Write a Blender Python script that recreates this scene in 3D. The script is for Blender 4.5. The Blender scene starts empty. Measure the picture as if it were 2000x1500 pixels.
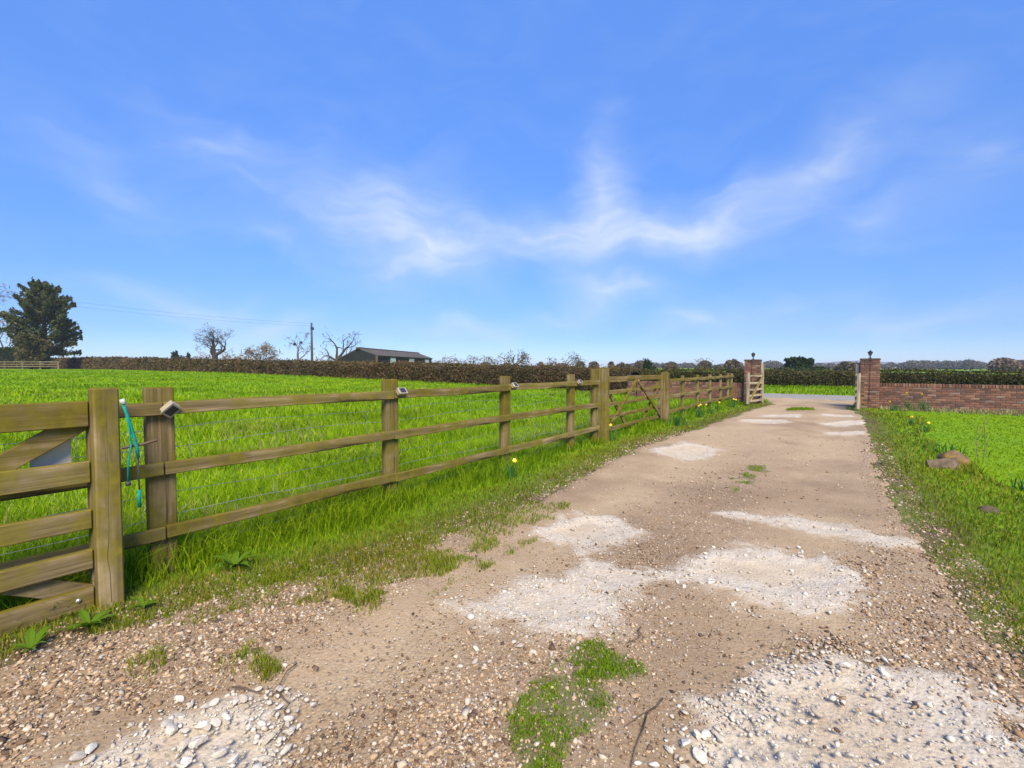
import bpy, bmesh, math, random
import numpy as np
from mathutils import Vector, Matrix

PI = math.pi
R_ = math.radians
rng = np.random.default_rng(7)
random.seed(7)
scene = bpy.context.scene
col = scene.collection

# ------------------------------------------------------------------ camera
# World: +Y runs along the driveway to the road, +X to the right of the driveway.
cd = bpy.data.cameras.new('camera')
cam = bpy.data.objects.new('camera', cd)
col.objects.link(cam)
cd.sensor_width = 36
cd.lens = 16.2
cd.clip_start = 0.05
cd.clip_end = 8000
cam.location = (0, 0, 1.4)
YAW = R_(36.05)
cam.rotation_euler = (R_(90 - 2.04), 0, YAW)
scene.camera = cam

# ------------------------------------------------------------------ sky, sun, exposure
SUN_EL = R_(46)
SUN_AZ = math.atan2(0.72, -0.69)          # compass-like, from +Y towards +X
world = bpy.data.worlds.new('World')
scene.world = world
world.use_nodes = True
wn = world.node_tree
wn.nodes.clear()


def wnode(t, **kw):
    n = wn.nodes.new(t)
    for k, v in kw.items():
        setattr(n, k, v)
    return n


def wmath(op, a, b=None, clamp=False):
    n = wnode('ShaderNodeMath', operation=op, use_clamp=clamp)
    for i, v in enumerate((a, b)):
        if v is None:
            continue
        if isinstance(v, (int, float)):
            n.inputs[i].default_value = v
        else:
            wn.links.new(v, n.inputs[i])
    return n.outputs[0]


sky = wnode('ShaderNodeTexSky', sky_type='NISHITA')
sky.sun_disc = False
sky.sun_elevation = SUN_EL
sky.sun_rotation = SUN_AZ
sky.altitude = 4000
sky.air_density = 1.0
sky.dust_density = 0.0
sky.ozone_density = 6.0
tc = wnode('ShaderNodeTexCoord')
rot = wnode('ShaderNodeVectorRotate', rotation_type='Z_AXIS')
rot.inputs['Angle'].default_value = -YAW
wn.links.new(tc.outputs['Generated'], rot.inputs['Vector'])
sep = wnode('ShaderNodeSeparateXYZ')
wn.links.new(rot.outputs[0], sep.inputs[0])
az = wmath('ARCTAN2', sep.outputs[0], sep.outputs[1])
el = wmath('ARCSINE', sep.outputs[2])
comb = wnode('ShaderNodeCombineXYZ')
wn.links.new(az, comb.inputs[0])
wn.links.new(el, comb.inputs[1])
# domain warp so the cirrus edges fray
warp = wnode('ShaderNodeTexNoise')
warp.inputs['Scale'].default_value = 5.0
warp.inputs['Detail'].default_value = 3
warp.inputs['Roughness'].default_value = 0.5
wn.links.new(comb.outputs[0], warp.inputs['Vector'])
sub = wnode('ShaderNodeVectorMath', operation='SUBTRACT')
wn.links.new(warp.outputs['Color'], sub.inputs[0])
sub.inputs[1].default_value = (0.5, 0.5, 0.5)
scl = wnode('ShaderNodeVectorMath', operation='SCALE')
wn.links.new(sub.outputs[0], scl.inputs[0])
scl.inputs['Scale'].default_value = 0.17
wadd = wnode('ShaderNodeVectorMath', operation='ADD')
wn.links.new(comb.outputs[0], wadd.inputs[0])
wn.links.new(scl.outputs[0], wadd.inputs[1])
# cirrus banks: azimuth, elevation (deg from the view heading), half length, half height, tilt, amount
BANKS = [(-15, 16.5, 17, 7.5, -12, 1.0), (-10, 12.5, 9, 4, 0, .8), (5, 15.5, 22, 4.2, 2, 1.0), (10, 20.5, 4.5, 9, -16, .85),
         (22, 15.5, 16, 4.2, 8, .75), (33, 19, 14, 3.6, 24, .55), (16, 14.2, 12, 3.4, 0, .5), (-32, 22.0, 10, 3.5, -10, .45), (-41, 17.5, 11, 3.2, -24, .40),
         (12.5, 9.0, 9, 2.2, -3, 1.0), (-35, 7.0, 11, 2.2, 0, .75), (-26, 5.0, 9, 2.0, 3, .7), (-6, 4.8, 11, 2.2, -5, .75), (6, 6.2, 9, 2.0, 4, .55), (40, 5.0, 12, 2.2, -3, .55),
         (22, 5.2, 8, 2.4, 8, .75), (38, 13.5, 12, 4.0, 6, .35), (46, 18, 9, 4.0, 12, .25), (-28, 13.5, 6, 2.0, -16, .40),
         (-16, 4.0, 6, 1.5, 4, .35), (30, 7.5, 9, 2.2, 4, .3),
         (150, 22, 26, 6, 10, .8), (-120, 18, 24, 6, -8, .8), (95, 26, 20, 5, 14, .6), (-170, 40, 30, 8, 20, .6)]
total = None
for (a0, e0, sa, se, tl, amp) in BANKS:
    mp = wnode('ShaderNodeMapping', vector_type='TEXTURE')
    mp.inputs['Location'].default_value = (R_(a0), R_(e0), 0)
    mp.inputs['Rotation'].default_value = (0, 0, R_(tl))
    mp.inputs['Scale'].default_value = (R_(sa) * 1.25, R_(se) * 1.5, 1)
    wn.links.new(wadd.outputs[0], mp.inputs['Vector'])
    # flatten z so the sphere falloff only sees azimuth and elevation
    fl = wnode('ShaderNodeVectorMath', operation='MULTIPLY')
    wn.links.new(mp.outputs[0], fl.inputs[0])
    fl.inputs[1].default_value = (1, 1, 0)
    gr = wnode('ShaderNodeTexGradient', gradient_type='QUADRATIC_SPHERE')
    wn.links.new(fl.outputs[0], gr.inputs['Vector'])
    g = wmath('MULTIPLY', gr.outputs['Fac'], amp)
    total = g if total is None else wmath('ADD', total, g)
st = wnode('ShaderNodeMapping')
st.inputs['Scale'].default_value = (6.0, 19.0, 1)
st.inputs['Rotation'].default_value = (0, 0, R_(-10))
wn.links.new(wadd.outputs[0], st.inputs['Vector'])
fib = wnode('ShaderNodeTexNoise')
fib.inputs['Scale'].default_value = 1.0
fib.inputs['Detail'].default_value = 6
fib.inputs['Roughness'].default_value = 0.58
fib.inputs['Distortion'].default_value = 0.15
wn.links.new(st.outputs[0], fib.inputs['Vector'])
fibr = wnode('ShaderNodeMapRange', interpolation_type='SMOOTHSTEP')
fibr.inputs['From Min'].default_value = 0.30
fibr.inputs['From Max'].default_value = 0.72
fibr.inputs['To Min'].default_value = 0.58
fibr.inputs['To Max'].default_value = 1.15
wn.links.new(fib.outputs['Fac'], fibr.inputs['Value'])
cl = wmath('MULTIPLY', total, fibr.outputs[0])
thr = wnode('ShaderNodeMapRange')
thr.inputs['From Min'].default_value = 0.45
thr.inputs['From Max'].default_value = 0.8
thr.inputs['To Max'].default_value = 0.10
wn.links.new(fib.outputs['Fac'], thr.inputs['Value'])
cl = wmath('ADD', cl, thr.outputs[0])
cl = wmath('MULTIPLY', cl, 0.74, clamp=True)
hs = wnode('ShaderNodeHueSaturation')
hs.inputs['Hue'].default_value = 0.505
hs.inputs['Saturation'].default_value = 1.10
hs.inputs['Value'].default_value = 1.10
# even out the brightness between horizon and zenith (thin high veil), the same all round
veil = wnode('ShaderNodeValToRGB')
vr = veil.color_ramp
for k in range(4): vr.elements.new(0.5)
for e_, (p_, v_) in zip(vr.elements, [(0.0, .50), (0.045, .56), (0.11, .84), (0.235, 1.30), (0.43, 2.02), (1.0, 2.02)]):
    e_.position = p_; e_.color = (v_ / 3, v_ / 3, v_ / 3, 1)
wn.links.new(wmath('DIVIDE', el, PI / 2, clamp=True), veil.inputs[0])
vm = wnode('ShaderNodeVectorMath', operation='MULTIPLY')
wn.links.new(sky.outputs[0], vm.inputs[0])
wn.links.new(veil.outputs[0], vm.inputs[1])
vs_ = wnode('ShaderNodeVectorMath', operation='SCALE')
wn.links.new(vm.outputs[0], vs_.inputs[0])
vs_.inputs['Scale'].default_value = 3.0
wn.links.new(vs_.outputs[0], hs.inputs['Color'])
mixc = wnode('ShaderNodeMix', data_type='RGBA')
wn.links.new(cl, mixc.inputs['Factor'])
wn.links.new(hs.outputs[0], mixc.inputs[6])
mixc.inputs[7].default_value = (3.3, 3.75, 4.4, 1)
bg = wnode('ShaderNodeBackground')
bg.inputs['Strength'].default_value = 0.10
wn.links.new(mixc.outputs[2], bg.inputs['Color'])
wo = wnode('ShaderNodeOutputWorld')
wn.links.new(bg.outputs[0], wo.inputs['Surface'])

sd = bpy.data.lights.new('sun', 'SUN')
sd.energy = 3.2
sd.angle = R_(26)
sd.color = (1.0, 0.87, 0.66)
sun = bpy.data.objects.new('sun', sd)
col.objects.link(sun)
sv = Vector((math.sin(SUN_AZ) * math.cos(SUN_EL), math.cos(SUN_AZ) * math.cos(SUN_EL), math.sin(SUN_EL)))
sun.rotation_euler = sv.to_track_quat('Z', 'Y').to_euler()
sun.location = (0, -20, 30)

scene.view_settings.view_transform = 'Standard'
scene.view_settings.look = 'None'
scene.view_settings.exposure = 1.15
scene.view_settings.gamma = 1.0
scene.cycles.use_denoising = True
world.cycles.sampling_method = 'MANUAL'
world.cycles.sample_map_resolution = 256
scene.cycles.max_bounces = 6
scene.cycles.diffuse_bounces = 3
scene.cycles.transmission_bounces = 3
scene.cycles.transparent_max_bounces = 4

# ------------------------------------------------------------------ helpers: objects
def link(o, parent=None):
    col.objects.link(o)
    if parent is not None:
        o.parent = parent
    return o


def tag(o, label=None, cat=None, group=None, kind=None):
    if label: o['label'] = label
    if cat: o['category'] = cat
    if group: o['group'] = group
    if kind: o['kind'] = kind
    return o


def empty(name, loc, label, cat, group=None, rz=0.0):
    o = bpy.data.objects.new(name, None)
    o.empty_display_size = 0.1
    o.location = loc
    o.rotation_euler = (0, 0, rz)
    col.objects.link(o)
    return tag(o, label, cat, group)


def mesh_np(name, V, F, material, parent=None, smooth=False, attrs=None):
    """V (n,3) array, F (m,k) array of equal sized faces."""
    V = np.asarray(V, dtype=np.float32).reshape(-1, 3)
    F = np.asarray(F, dtype=np.int32)
    k = F.shape[1]
    me = bpy.data.meshes.new(name)
    me.vertices.add(len(V))
    me.vertices.foreach_set('co', V.ravel())
    me.loops.add(F.size)
    me.loops.foreach_set('vertex_index', F.ravel())
    me.polygons.add(len(F))
    me.polygons.foreach_set('loop_start', np.arange(0, F.size, k, dtype=np.int32))
    me.polygons.foreach_set('loop_total', np.full(len(F), k, dtype=np.int32))
    if smooth:
        me.polygons.foreach_set('use_smooth', np.ones(len(F), dtype=bool))
    me.update(calc_edges=True)
    if attrs:
        for an, av in attrs.items():
            at = me.attributes.new(an, 'FLOAT', 'POINT')
            at.data.foreach_set('value', np.asarray(av, dtype=np.float32).ravel())
    me.materials.append(material)
    return link(bpy.data.objects.new(name, me), parent)


class MB:
    """collects boxes, bars, tubes and prisms; build() links them as one mesh object"""
    def __init__(self):
        self.bm = bmesh.new()

    def box(self, lo, hi, bev=0.0, m=None, seg=1):
        r = bmesh.ops.create_cube(self.bm, size=1)
        vs = r['verts']
        c = [(lo[i] + hi[i]) / 2 for i in range(3)]
        s = [hi[i] - lo[i] for i in range(3)]
        for v in vs:
            v.co = Vector([v.co[i] * s[i] + c[i] for i in range(3)])
        if bev > 0:
            es = list({e for v in vs for e in v.link_edges})
            rr = bmesh.ops.bevel(self.bm, geom=es, offset=bev, segments=seg, affect='EDGES', profile=0.6)
            vs = list({v for f in rr['faces'] for v in f.verts} | {v for v in vs if v.is_valid})
        if m is not None:
            bmesh.ops.transform(self.bm, matrix=m, verts=vs)
        return vs

    def bar(self, p0, p1, w, t, bev=0.003, up=(0, 0, 1)):
        """rectangular bar from p0 to p1: w across (towards 'up'), t the other way"""
        p0, p1 = Vector(p0), Vector(p1)
        d = p1 - p0
        L = d.length
        d.normalize()
        u = Vector(up)
        s = d.cross(u).normalized()
        u = s.cross(d).normalized()
        m = Matrix(((d.x, s.x, u.x, (p0.x + p1.x) / 2), (d.y, s.y, u.y, (p0.y + p1.y) / 2), (d.z, s.z, u.z, (p0.z + p1.z) / 2), (0, 0, 0, 1)))
        return self.box((-L / 2, -t / 2, -w / 2), (L / 2, t / 2, w / 2), bev, m)

    def tube(self, pts, rad, sides=6):
        pts = [Vector(p) for p in pts]
        rad = rad if hasattr(rad, '__len__') else [rad] * len(pts)
        rings = []
        for i, p in enumerate(pts):
            d = (pts[min(i + 1, len(pts) - 1)] - pts[max(i - 1, 0)]).normalized()
            a = Vector((0, 0, 1)) if abs(d.z) < 0.9 else Vector((1, 0, 0))
            s = d.cross(a).normalized()
            u = s.cross(d)
            rings.append([self.bm.verts.new(p + (s * math.cos(2 * PI * k / sides) + u * math.sin(2 * PI * k / sides)) * rad[i]) for k in range(sides)])
        for a, b in zip(rings[:-1], rings[1:]):
            for k in range(sides):
                self.bm.faces.new((a[k], a[(k + 1) % sides], b[(k + 1) % sides], b[k]))
        self.bm.faces.new(rings[0][::-1])
        self.bm.faces.new(rings[-1])

    def poly(self, pts):
        return self.bm.faces.new([self.bm.verts.new(p) for p in pts])

    def lathe(self, prof, c=(0, 0, 0), sides=12):
        rings = [[self.bm.verts.new((c[0] + r * math.cos(2 * PI * k / sides), c[1] + r * math.sin(2 * PI * k / sides), c[2] + z)) for k in range(sides)] for r, z in prof]
        for a, b in zip(rings[:-1], rings[1:]):
            for k in range(sides):
                self.bm.faces.new((a[k], a[(k + 1) % sides], b[(k + 1) % sides], b[k]))
        self.bm.faces.new(rings[0][::-1])
        self.bm.faces.new(rings[-1])

    def mesh(self, name, material):
        bmesh.ops.recalc_face_normals(self.bm, faces=self.bm.faces[:])
        me = bpy.data.meshes.new(name)
        self.bm.to_mesh(me)
        self.bm.free()
        me.materials.append(material)
        return me

    def build(self, name, material, parent=None, smooth=False):
        me = self.mesh(name, material)
        if smooth:
            for p in me.polygons:
                p.use_smooth = True
        return link(bpy.data.objects.new(name, me), parent)


# ------------------------------------------------------------------ helpers: numpy noise
def _hash(ix, iy, s):
    n = (ix.astype(np.int64) * 374761393 + iy.astype(np.int64) * 668265263 + s * 974634529) & 0x7fffffff
    n = ((n ^ (n >> 13)) * 1274126177) & 0x7fffffff
    n = (n ^ (n >> 16)) & 0xffff
    return n / 65535.0


def vnoise(x, y, s=0):
    x0 = np.floor(x); y0 = np.floor(y)
    fx = x - x0; fy = y - y0
    fx = fx * fx * (3 - 2 * fx); fy = fy * fy * (3 - 2 * fy)
    a = _hash(x0, y0, s); b = _hash(x0 + 1, y0, s); c = _hash(x0, y0 + 1, s); d = _hash(x0 + 1, y0 + 1, s)
    return (a * (1 - fx) + b * fx) * (1 - fy) + (c * (1 - fx) + d * fx) * fy


def fbm(x, y, s=0, o=4):
    t = np.zeros_like(x, dtype=float); a = 0.5; n = 0
    for i in range(o):
        t += a * vnoise(x * 2 ** i, y * 2 ** i, s + i * 17); n += a; a *= 0.5
    return t / n


def sstep(a, b, x):
    t = np.clip((x - a) / (b - a), 0, 1)
    return t * t * (3 - 2 * t)


def poly_sd(px, py, poly):
    """signed distance, positive inside"""
    d = np.full(px.shape, 1e9); inside = np.zeros(px.shape, dtype=bool)
    n = len(poly)
    for i in range(n):
        ax, ay = poly[i]; bx, by = poly[(i + 1) % n]
        ex, ey = bx - ax, by - ay
        t = np.clip(((px - ax) * ex + (py - ay) * ey) / (ex * ex + ey * ey), 0, 1)
        d = np.minimum(d, np.hypot(px - ax - t * ex, py - ay - t * ey))
        cond = ((ay > py) != (by > py)) & (px < (bx - ax) * (py - ay) / (by - ay + 1e-12) + ax)
        inside ^= cond
    return np.where(inside, d, -d)


# ------------------------------------------------------------------ helpers: materials
class NB:
    def __init__(self, name):
        self.m = bpy.data.materials.new(name)
        self.m.use_nodes = True
        self.nt = self.m.node_tree
        self.nt.nodes.clear()
        self.out = self.node('ShaderNodeOutputMaterial')

    def node(self, t, **kw):
        n = self.nt.nodes.new(t)
        for k, v in kw.items():
            setattr(n, k, v)
        return n

    def set(self, sock, v):
        if isinstance(v, bpy.types.NodeSocket):
            self.nt.links.new(v, sock)
        elif isinstance(v, (tuple, list)) and sock.type == 'RGBA' and len(v) == 3:
            sock.default_value = (*v, 1)
        else:
            sock.default_value = v

    def co(self, which='Object', scale=(1, 1, 1), rot=(0, 0, 0)):
        if which == 'Position':
            o = self.node('ShaderNodeNewGeometry').outputs['Position']
        else:
            o = self.node('ShaderNodeTexCoord').outputs[which]
        mp = self.node('ShaderNodeMapping')
        mp.inputs['Scale'].default_value = scale
        mp.inputs['Rotation'].default_value = rot
        self.nt.links.new(o, mp.inputs['Vector'])
        return mp.outputs[0]

    def noise(self, vec, scale=1, detail=4, rough=0.5, dist=0.0):
        n = self.node('ShaderNodeTexNoise')
        self.set(n.inputs['Vector'], vec)
        n.inputs['Scale'].default_value = scale
        n.inputs['Detail'].default_value = detail
        n.inputs['Roughness'].default_value = rough
        n.inputs['Distortion'].default_value = dist
        return n.outputs['Fac']

    def voro(self, vec, scale=1, feature='F1', out='Distance'):
        n = self.node('ShaderNodeTexVoronoi', feature=feature)
        self.set(n.inputs['Vector'], vec)
        n.inputs['Scale'].default_value = scale
        return n.outputs[out]

    def ramp(self, fac, stops, interp='LINEAR'):
        n = self.node('ShaderNodeValToRGB')
        cr = n.color_ramp
        cr.interpolation = interp
        while len(cr.elements) < len(stops):
            cr.elements.new(0.5)
        for e, (p, c) in zip(cr.elements, stops):
            e.position = p
            e.color = (*c, 1) if len(c) == 3 else c
        self.set(n.inputs[0], fac)
        return n.outputs[0]

    def mr(self, v, a, b, c=0.0, d=1.0):
        n = self.node('ShaderNodeMapRange', interpolation_type='SMOOTHSTEP')
        self.set(n.inputs['Value'], v)
        for k, x in zip(('From Min', 'From Max', 'To Min', 'To Max'), (a, b, c, d)):
            n.inputs[k].default_value = x
        return n.outputs[0]

    def mix(self, fac, a, b, mode='MIX'):
        n = self.node('ShaderNodeMix', data_type='RGBA', blend_type=mode)
        self.set(n.inputs['Factor'], fac)
        self.set(n.inputs[6], a)
        self.set(n.inputs[7], b)
        return n.outputs[2]

    def math(self, op, a, b=0.0, clamp=False):
        n = self.node('ShaderNodeMath', operation=op, use_clamp=clamp)
        self.set(n.inputs[0], a)
        self.set(n.inputs[1], b)
        return n.outputs[0]

    def attr(self, name):
        return self.node('ShaderNodeAttribute', attribute_name=name).outputs['Fac']

    def island(self):
        return self.node('ShaderNodeNewGeometry').outputs['Random Per Island']

    def objrand(self):
        return self.node('ShaderNodeObjectInfo').outputs['Random']

    def normal_z(self):
        s = self.node('ShaderNodeSeparateXYZ')
        self.nt.links.new(self.node('ShaderNodeNewGeometry').outputs['Normal'], s.inputs[0])
        return s.outputs[2]

    def bump(self, h, strength=0.5, dist=0.01):
        n = self.node('ShaderNodeBump')
        n.inputs['Strength'].default_value = strength
        n.inputs['Distance'].default_value = dist
        self.set(n.inputs['Height'], h)
        return n.outputs[0]

    def principled(self, colr, rough=0.8, spec=0.25, metal=0.0, normal=None):
        n = self.node('ShaderNodeBsdfPrincipled')
        self.set(n.inputs['Base Color'], colr)
        self.set(n.inputs['Roughness'], rough)
        n.inputs['Specular IOR Level'].default_value = spec
        n.inputs['Metallic'].default_value = metal
        if normal is not None:
            self.nt.links.new(normal, n.inputs['Normal'])
        return n.outputs[0]

    def leaf(self, colr, trans=0.35, tint=(1, 1, 1), rough=0.65, spec=0.06):
        p = self.principled(colr, rough, spec)
        t = self.node('ShaderNodeBsdfTranslucent')
        self.set(t.inputs['Color'], colr)
        ms = self.node('ShaderNodeMixShader')
        ms.inputs[0].default_value = trans
        self.nt.links.new(p, ms.inputs[1])
        self.nt.links.new(t.outputs[0], ms.inputs[2])
        return ms.outputs[0]

    def done(self, sh):
        self.nt.links.new(sh, self.out.inputs['Surface'])
        return self.m


def plain(name, c, rough=0.7, spec=0.3, metal=0.0, var=0.25, scale=12):
    b = NB(name)
    n = b.noise(b.co('Object'), scale, 5, 0.6)
    cc = b.ramp(n, [(0.25, tuple(x * (1 - var) for x in c)), (0.75, tuple(min(1, x * (1 + var)) for x in c))])
    return b.done(b.principled(cc, rough, spec, metal, b.bump(n, 0.15, 0.004)))


def grass_mat(name, cols, patch=None, trans=0.4, pscale=0.5):
    trans = min(.5, trans * 1.2)
    b = NB(name)
    n = len(cols)
    c = b.ramp(b.island(), [(i / max(1, n - 1), k) for i, k in enumerate(cols)])
    if patch:
        ns = b.noise(b.co('Position'), pscale, 4, 0.55)
        c = b.mix(b.mr(ns, 0.40, 0.68), c, patch, 'MULTIPLY')
        nl = b.noise(b.co('Position'), pscale * 0.22, 3, 0.55)
        c = b.mix(b.mr(nl, 0.36, 0.62), c, (1.22, 1.08, 0.9), 'MULTIPLY')
    return b.done(b.leaf(c, trans))


M = {}
# --- soil and turf under the grass
b = NB('turf_soil')
n1 = b.noise(b.co('Position'), 0.22, 4, 0.6)
n2 = b.noise(b.co('Position'), 3.0, 5, 0.65)
c = b.ramp(n2, [(0.25, (0.100, 0.175, 0.006)), (0.5, (0.150, 0.255, 0.008)), (0.8, (0.190, 0.310, 0.010))])
c = b.mix(b.mr(n1, 0.35, 0.7, 0, 0.5), c, (0.110, 0.250, 0.020))
soil = b.ramp(b.noise(b.co('Position'), 18, 5, 0.7), [(0.3, (0.055, 0.040, 0.024)), (0.7, (0.16, 0.115, 0.070))])
c = b.mix(b.attr('soil'), c, soil)
M['turf'] = b.done(b.principled(c, 0.95, 0.03, normal=b.bump(n2, 0.6, 0.03)))

# --- driveway: compacted hoggin, loose shingle, white limestone dust in the filled potholes
b = NB('driveway_hoggin')
P = b.co('Position')
v1 = b.voro(P, 55, out='Color')
v1d = b.voro(P, 55)
v2 = b.voro(P, 120, out='Color')
nf = b.noise(P, 9, 6, 0.65)
nm = b.noise(P, 1.3, 5, 0.6)
base = b.ramp(nm, [(0.28, (0.255, 0.178, 0.102)), (0.5, (0.350, 0.252, 0.150)), (0.72, (0.43, 0.322, 0.200))])
base = b.mix(b.mr(nf, 0.3, 0.75, 0.0, 0.45), base, (0.245, 0.172, 0.108))
sepv = b.node('ShaderNodeSeparateColor')
b.set(sepv.inputs[0], v1)
peb = b.ramp(sepv.outputs[0], [(0.0, (0.10, 0.075, 0.055)), (0.3, (0.27, 0.18, 0.105)), (0.55, (0.42, 0.30, 0.18)), (0.8, (0.50, 0.41, 0.31)), (1.0, (0.62, 0.57, 0.50))])
pebm = b.math('MULTIPLY', b.mr(v1d, 0.55, 0.25), b.math('GREATER_THAN', sepv.outputs[1], 0.45))
pebm = b.math('MULTIPLY', pebm, b.math('ADD', b.math('MULTIPLY', b.attr('gravel'), 0.75), 0.28), True)
base = b.mix(b.math('MULTIPLY', b.attr('track'), 0.65), base, b.ramp(nf, [(0.3, (0.34, 0.245, 0.142)), (0.7, (0.47, 0.36, 0.228))]))
c = b.mix(pebm, base, peb)
c = b.mix(b.math('MULTIPLY', b.attr('gravel'), 0.32), c, b.ramp(nf, [(0.3, (0.085, 0.058, 0.036)), (0.7, (0.20, 0.14, 0.085))]))
c = b.mix(b.math('MULTIPLY', b.attr('mud'), 0.42), c, b.ramp(nf, [(0.3, (0.115, 0.078, 0.048)), (0.7, (0.215, 0.15, 0.098))]))
sep2 = b.node('ShaderNodeSeparateColor')
b.set(sep2.inputs[0], v2)
whitec = b.ramp(b.noise(P, 26, 6, 0.75), [(0.25, (0.36, 0.30, 0.22)), (0.5, (0.50, 0.44, 0.345)), (0.75, (0.63, 0.575, 0.475))])
tanc = b.ramp(nf, [(0.3, (0.42, 0.335, 0.225)), (0.7, (0.53, 0.44, 0.315))])
whitec = b.mix(b.attr('tan'), whitec, tanc)
c = b.mix(b.attr('white'), c, whitec)
c = b.mix(b.math('MULTIPLY', b.attr('moss'), 0.6), c, (0.055, 0.085, 0.016))
hgt = b.math('ADD', b.math('MULTIPLY', b.math('SUBTRACT', 1.0, v1d), 0.55), b.math('MULTIPLY', b.noise(P, 60, 5, 0.7), 0.9))
M['drive'] = b.done(b.principled(c, 0.92, 0.12, normal=b.bump(hgt, 0.65, 0.012)))

# --- loose stone
def stone_mat(name, stops, bumpy=0.5):
    b = NB(name)
    c = b.ramp(b.island(), stops)
    n = b.noise(b.co('Position'), 60, 5, 0.65)
    c = b.mix(b.mr(n, 0.3, 0.75, 0, 0.35), c, (0.16, 0.12, 0.08), 'MULTIPLY')
    return b.done(b.principled(c, 0.85, 0.2, normal=b.bump(n, bumpy, 0.004)))


M['gravel'] = stone_mat('flint_gravel', [(0.0, (0.080, 0.056, 0.042)), (0.14, (0.165, 0.102, 0.060)), (0.32, (0.31, 0.200, 0.110)), (0.52, (0.44, 0.305, 0.175)), (0.72, (0.54, 0.405, 0.260)), (0.9, (0.60, 0.52, 0.40)), (1.0, (0.27, 0.235, 0.205))])
M['chips'] = stone_mat('limestone_chips', [(0.0, (0.36, 0.30, 0.22)), (0.5, (0.54, 0.48, 0.385)), (1.0, (0.68, 0.63, 0.53))])
b = NB('limestone_block')
n = b.noise(b.co('Object'), 14, 6, 0.65)
c = b.ramp(b.math('ADD', b.math('MULTIPLY', n, 0.7), b.math('MULTIPLY', b.objrand(), 0.3)), [(0.3, (0.38, 0.325, 0.245)), (0.5, (0.56, 0.505, 0.415)), (0.75, (0.69, 0.64, 0.55))])
M['block'] = b.done(b.principled(c, 0.85, 0.2, normal=b.bump(b.noise(b.co('Object'), 30, 6, 0.7), 0.5, 0.006)))
b = NB('rusty_sandstone')
n = b.noise(b.co('Object'), 7, 6, 0.65)
c = b.ramp(n, [(0.3, (0.06, 0.045, 0.03)), (0.5, (0.17, 0.115, 0.06)), (0.7, (0.32, 0.19, 0.04))])
M['rust_stone'] = b.done(b.principled(c, 0.9, 0.15, normal=b.bump(n, 0.8, 0.02)))
M['slate'] = plain('slate_slab', (0.120, 0.088, 0.060), 0.9, 0.08, 0, 0.6, 11)

# --- grasses
M['field_grass'] = grass_mat('field_grass', [(0.115, 0.205, 0.004), (0.180, 0.345, 0.005), (0.235, 0.430, 0.006), (0.310, 0.500, 0.014), (0.42, 0.53, 0.06)], (0.60, 0.64, 0.55), 0.42, 0.45)
M['verge_grass'] = grass_mat('verge_grass', [(0.100, 0.190, 0.006), (0.165, 0.295, 0.008), (0.225, 0.375, 0.010), (0.31, 0.44, 0.025)], (0.78, 0.80, 0.8), 0.40, 1.1)
M['short_grass'] = grass_mat('short_mossy_grass', [(0.085, 0.135, 0.010), (0.150, 0.245, 0.012), (0.215, 0.305, 0.018), (0.31, 0.285, 0.075)], (0.95, 0.82, 0.75), 0.38, 1.6)
M['lawn_grass'] = grass_mat('lawn_grass', [(0.150, 0.255, 0.006), (0.200, 0.330, 0.008), (0.245, 0.385, 0.012)], (0.86, 0.88, 0.9), 0.40, 0.7)
M['dry_grass'] = grass_mat('dry_grass', [(0.22, 0.19, 0.08), (0.33, 0.29, 0.13), (0.44, 0.40, 0.22)], None, 0.35)
M['weed'] = grass_mat('weed_leaf', [(0.090, 0.170, 0.012), (0.130, 0.235, 0.016), (0.170, 0.290, 0.022)], None, 0.35)
M['daff_leaf'] = grass_mat('daffodil_leaf', [(0.035, 0.115, 0.030), (0.055, 0.165, 0.040), (0.080, 0.205, 0.045)], None, 0.3)
M['daff_flower'] = plain('daffodil_petal', (0.86, 0.66, 0.02), 0.6, 0.2, 0, 0.08, 20)
M['daff_pale'] = plain('pale_daffodil_petal', (0.85, 0.78, 0.30), 0.6, 0.2, 0, 0.08, 20)

# --- timber
def wood(name, axis, algae=0.6, tint=1.0, grey=(0.185, 0.140, 0.075)):
    b = NB(name)
    s = [26, 26, 26]
    s[axis] = 1.1
    grain = b.noise(b.co('Object', tuple(s)), 1.0, 6, 0.65, 0.4)
    s2 = [9, 9, 9]
    s2[axis] = 0.55
    crack = b.noise(b.co('Object', tuple(s2)), 1.6, 3, 0.5, 0.2)
    big = b.noise(b.co('Position'), 2.3, 5, 0.6)
    fine = b.noise(b.co('Position'), 11.0, 5, 0.65)
    g = tuple(x * tint for x in grey)
    c = b.ramp(grain, [(0.30, tuple(x * 0.38 for x in g)), (0.46, g), (0.64, tuple(min(1, x * 2.0) for x in g))])
    al = b.ramp(fine, [(0.3, (0.080, 0.069, 0.008)), (0.7, (0.205, 0.170, 0.018))])
    k = b.math('MULTIPLY', b.mr(b.math('ADD', b.math('MULTIPLY', big, 0.7), b.math('MULTIPLY', fine, 0.3)), 0.38, 0.60), algae)
    k = b.math('MAXIMUM', k, b.math('MULTIPLY', b.mr(b.normal_z(), 0.35, 0.8), b.mr(fine, 0.2, 0.5, 0.55, 0.95)))
    c = b.mix(k, c, al)
    c = b.mix(b.mr(crack, 0.37, 0.32, 0, 0.8), c, (0.030, 0.024, 0.016))
    c = b.mix(b.mr(b.objrand(), 0.0, 1.0, 0.0, 0.45), c, (0.60, 0.54, 0.46), 'MULTIPLY')
    return b.done(b.principled(c, 0.9, 0.05, normal=b.bump(b.math('ADD', grain, b.math('MULTIPLY', crack, 0.6)), 0.45, 0.006)))


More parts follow.
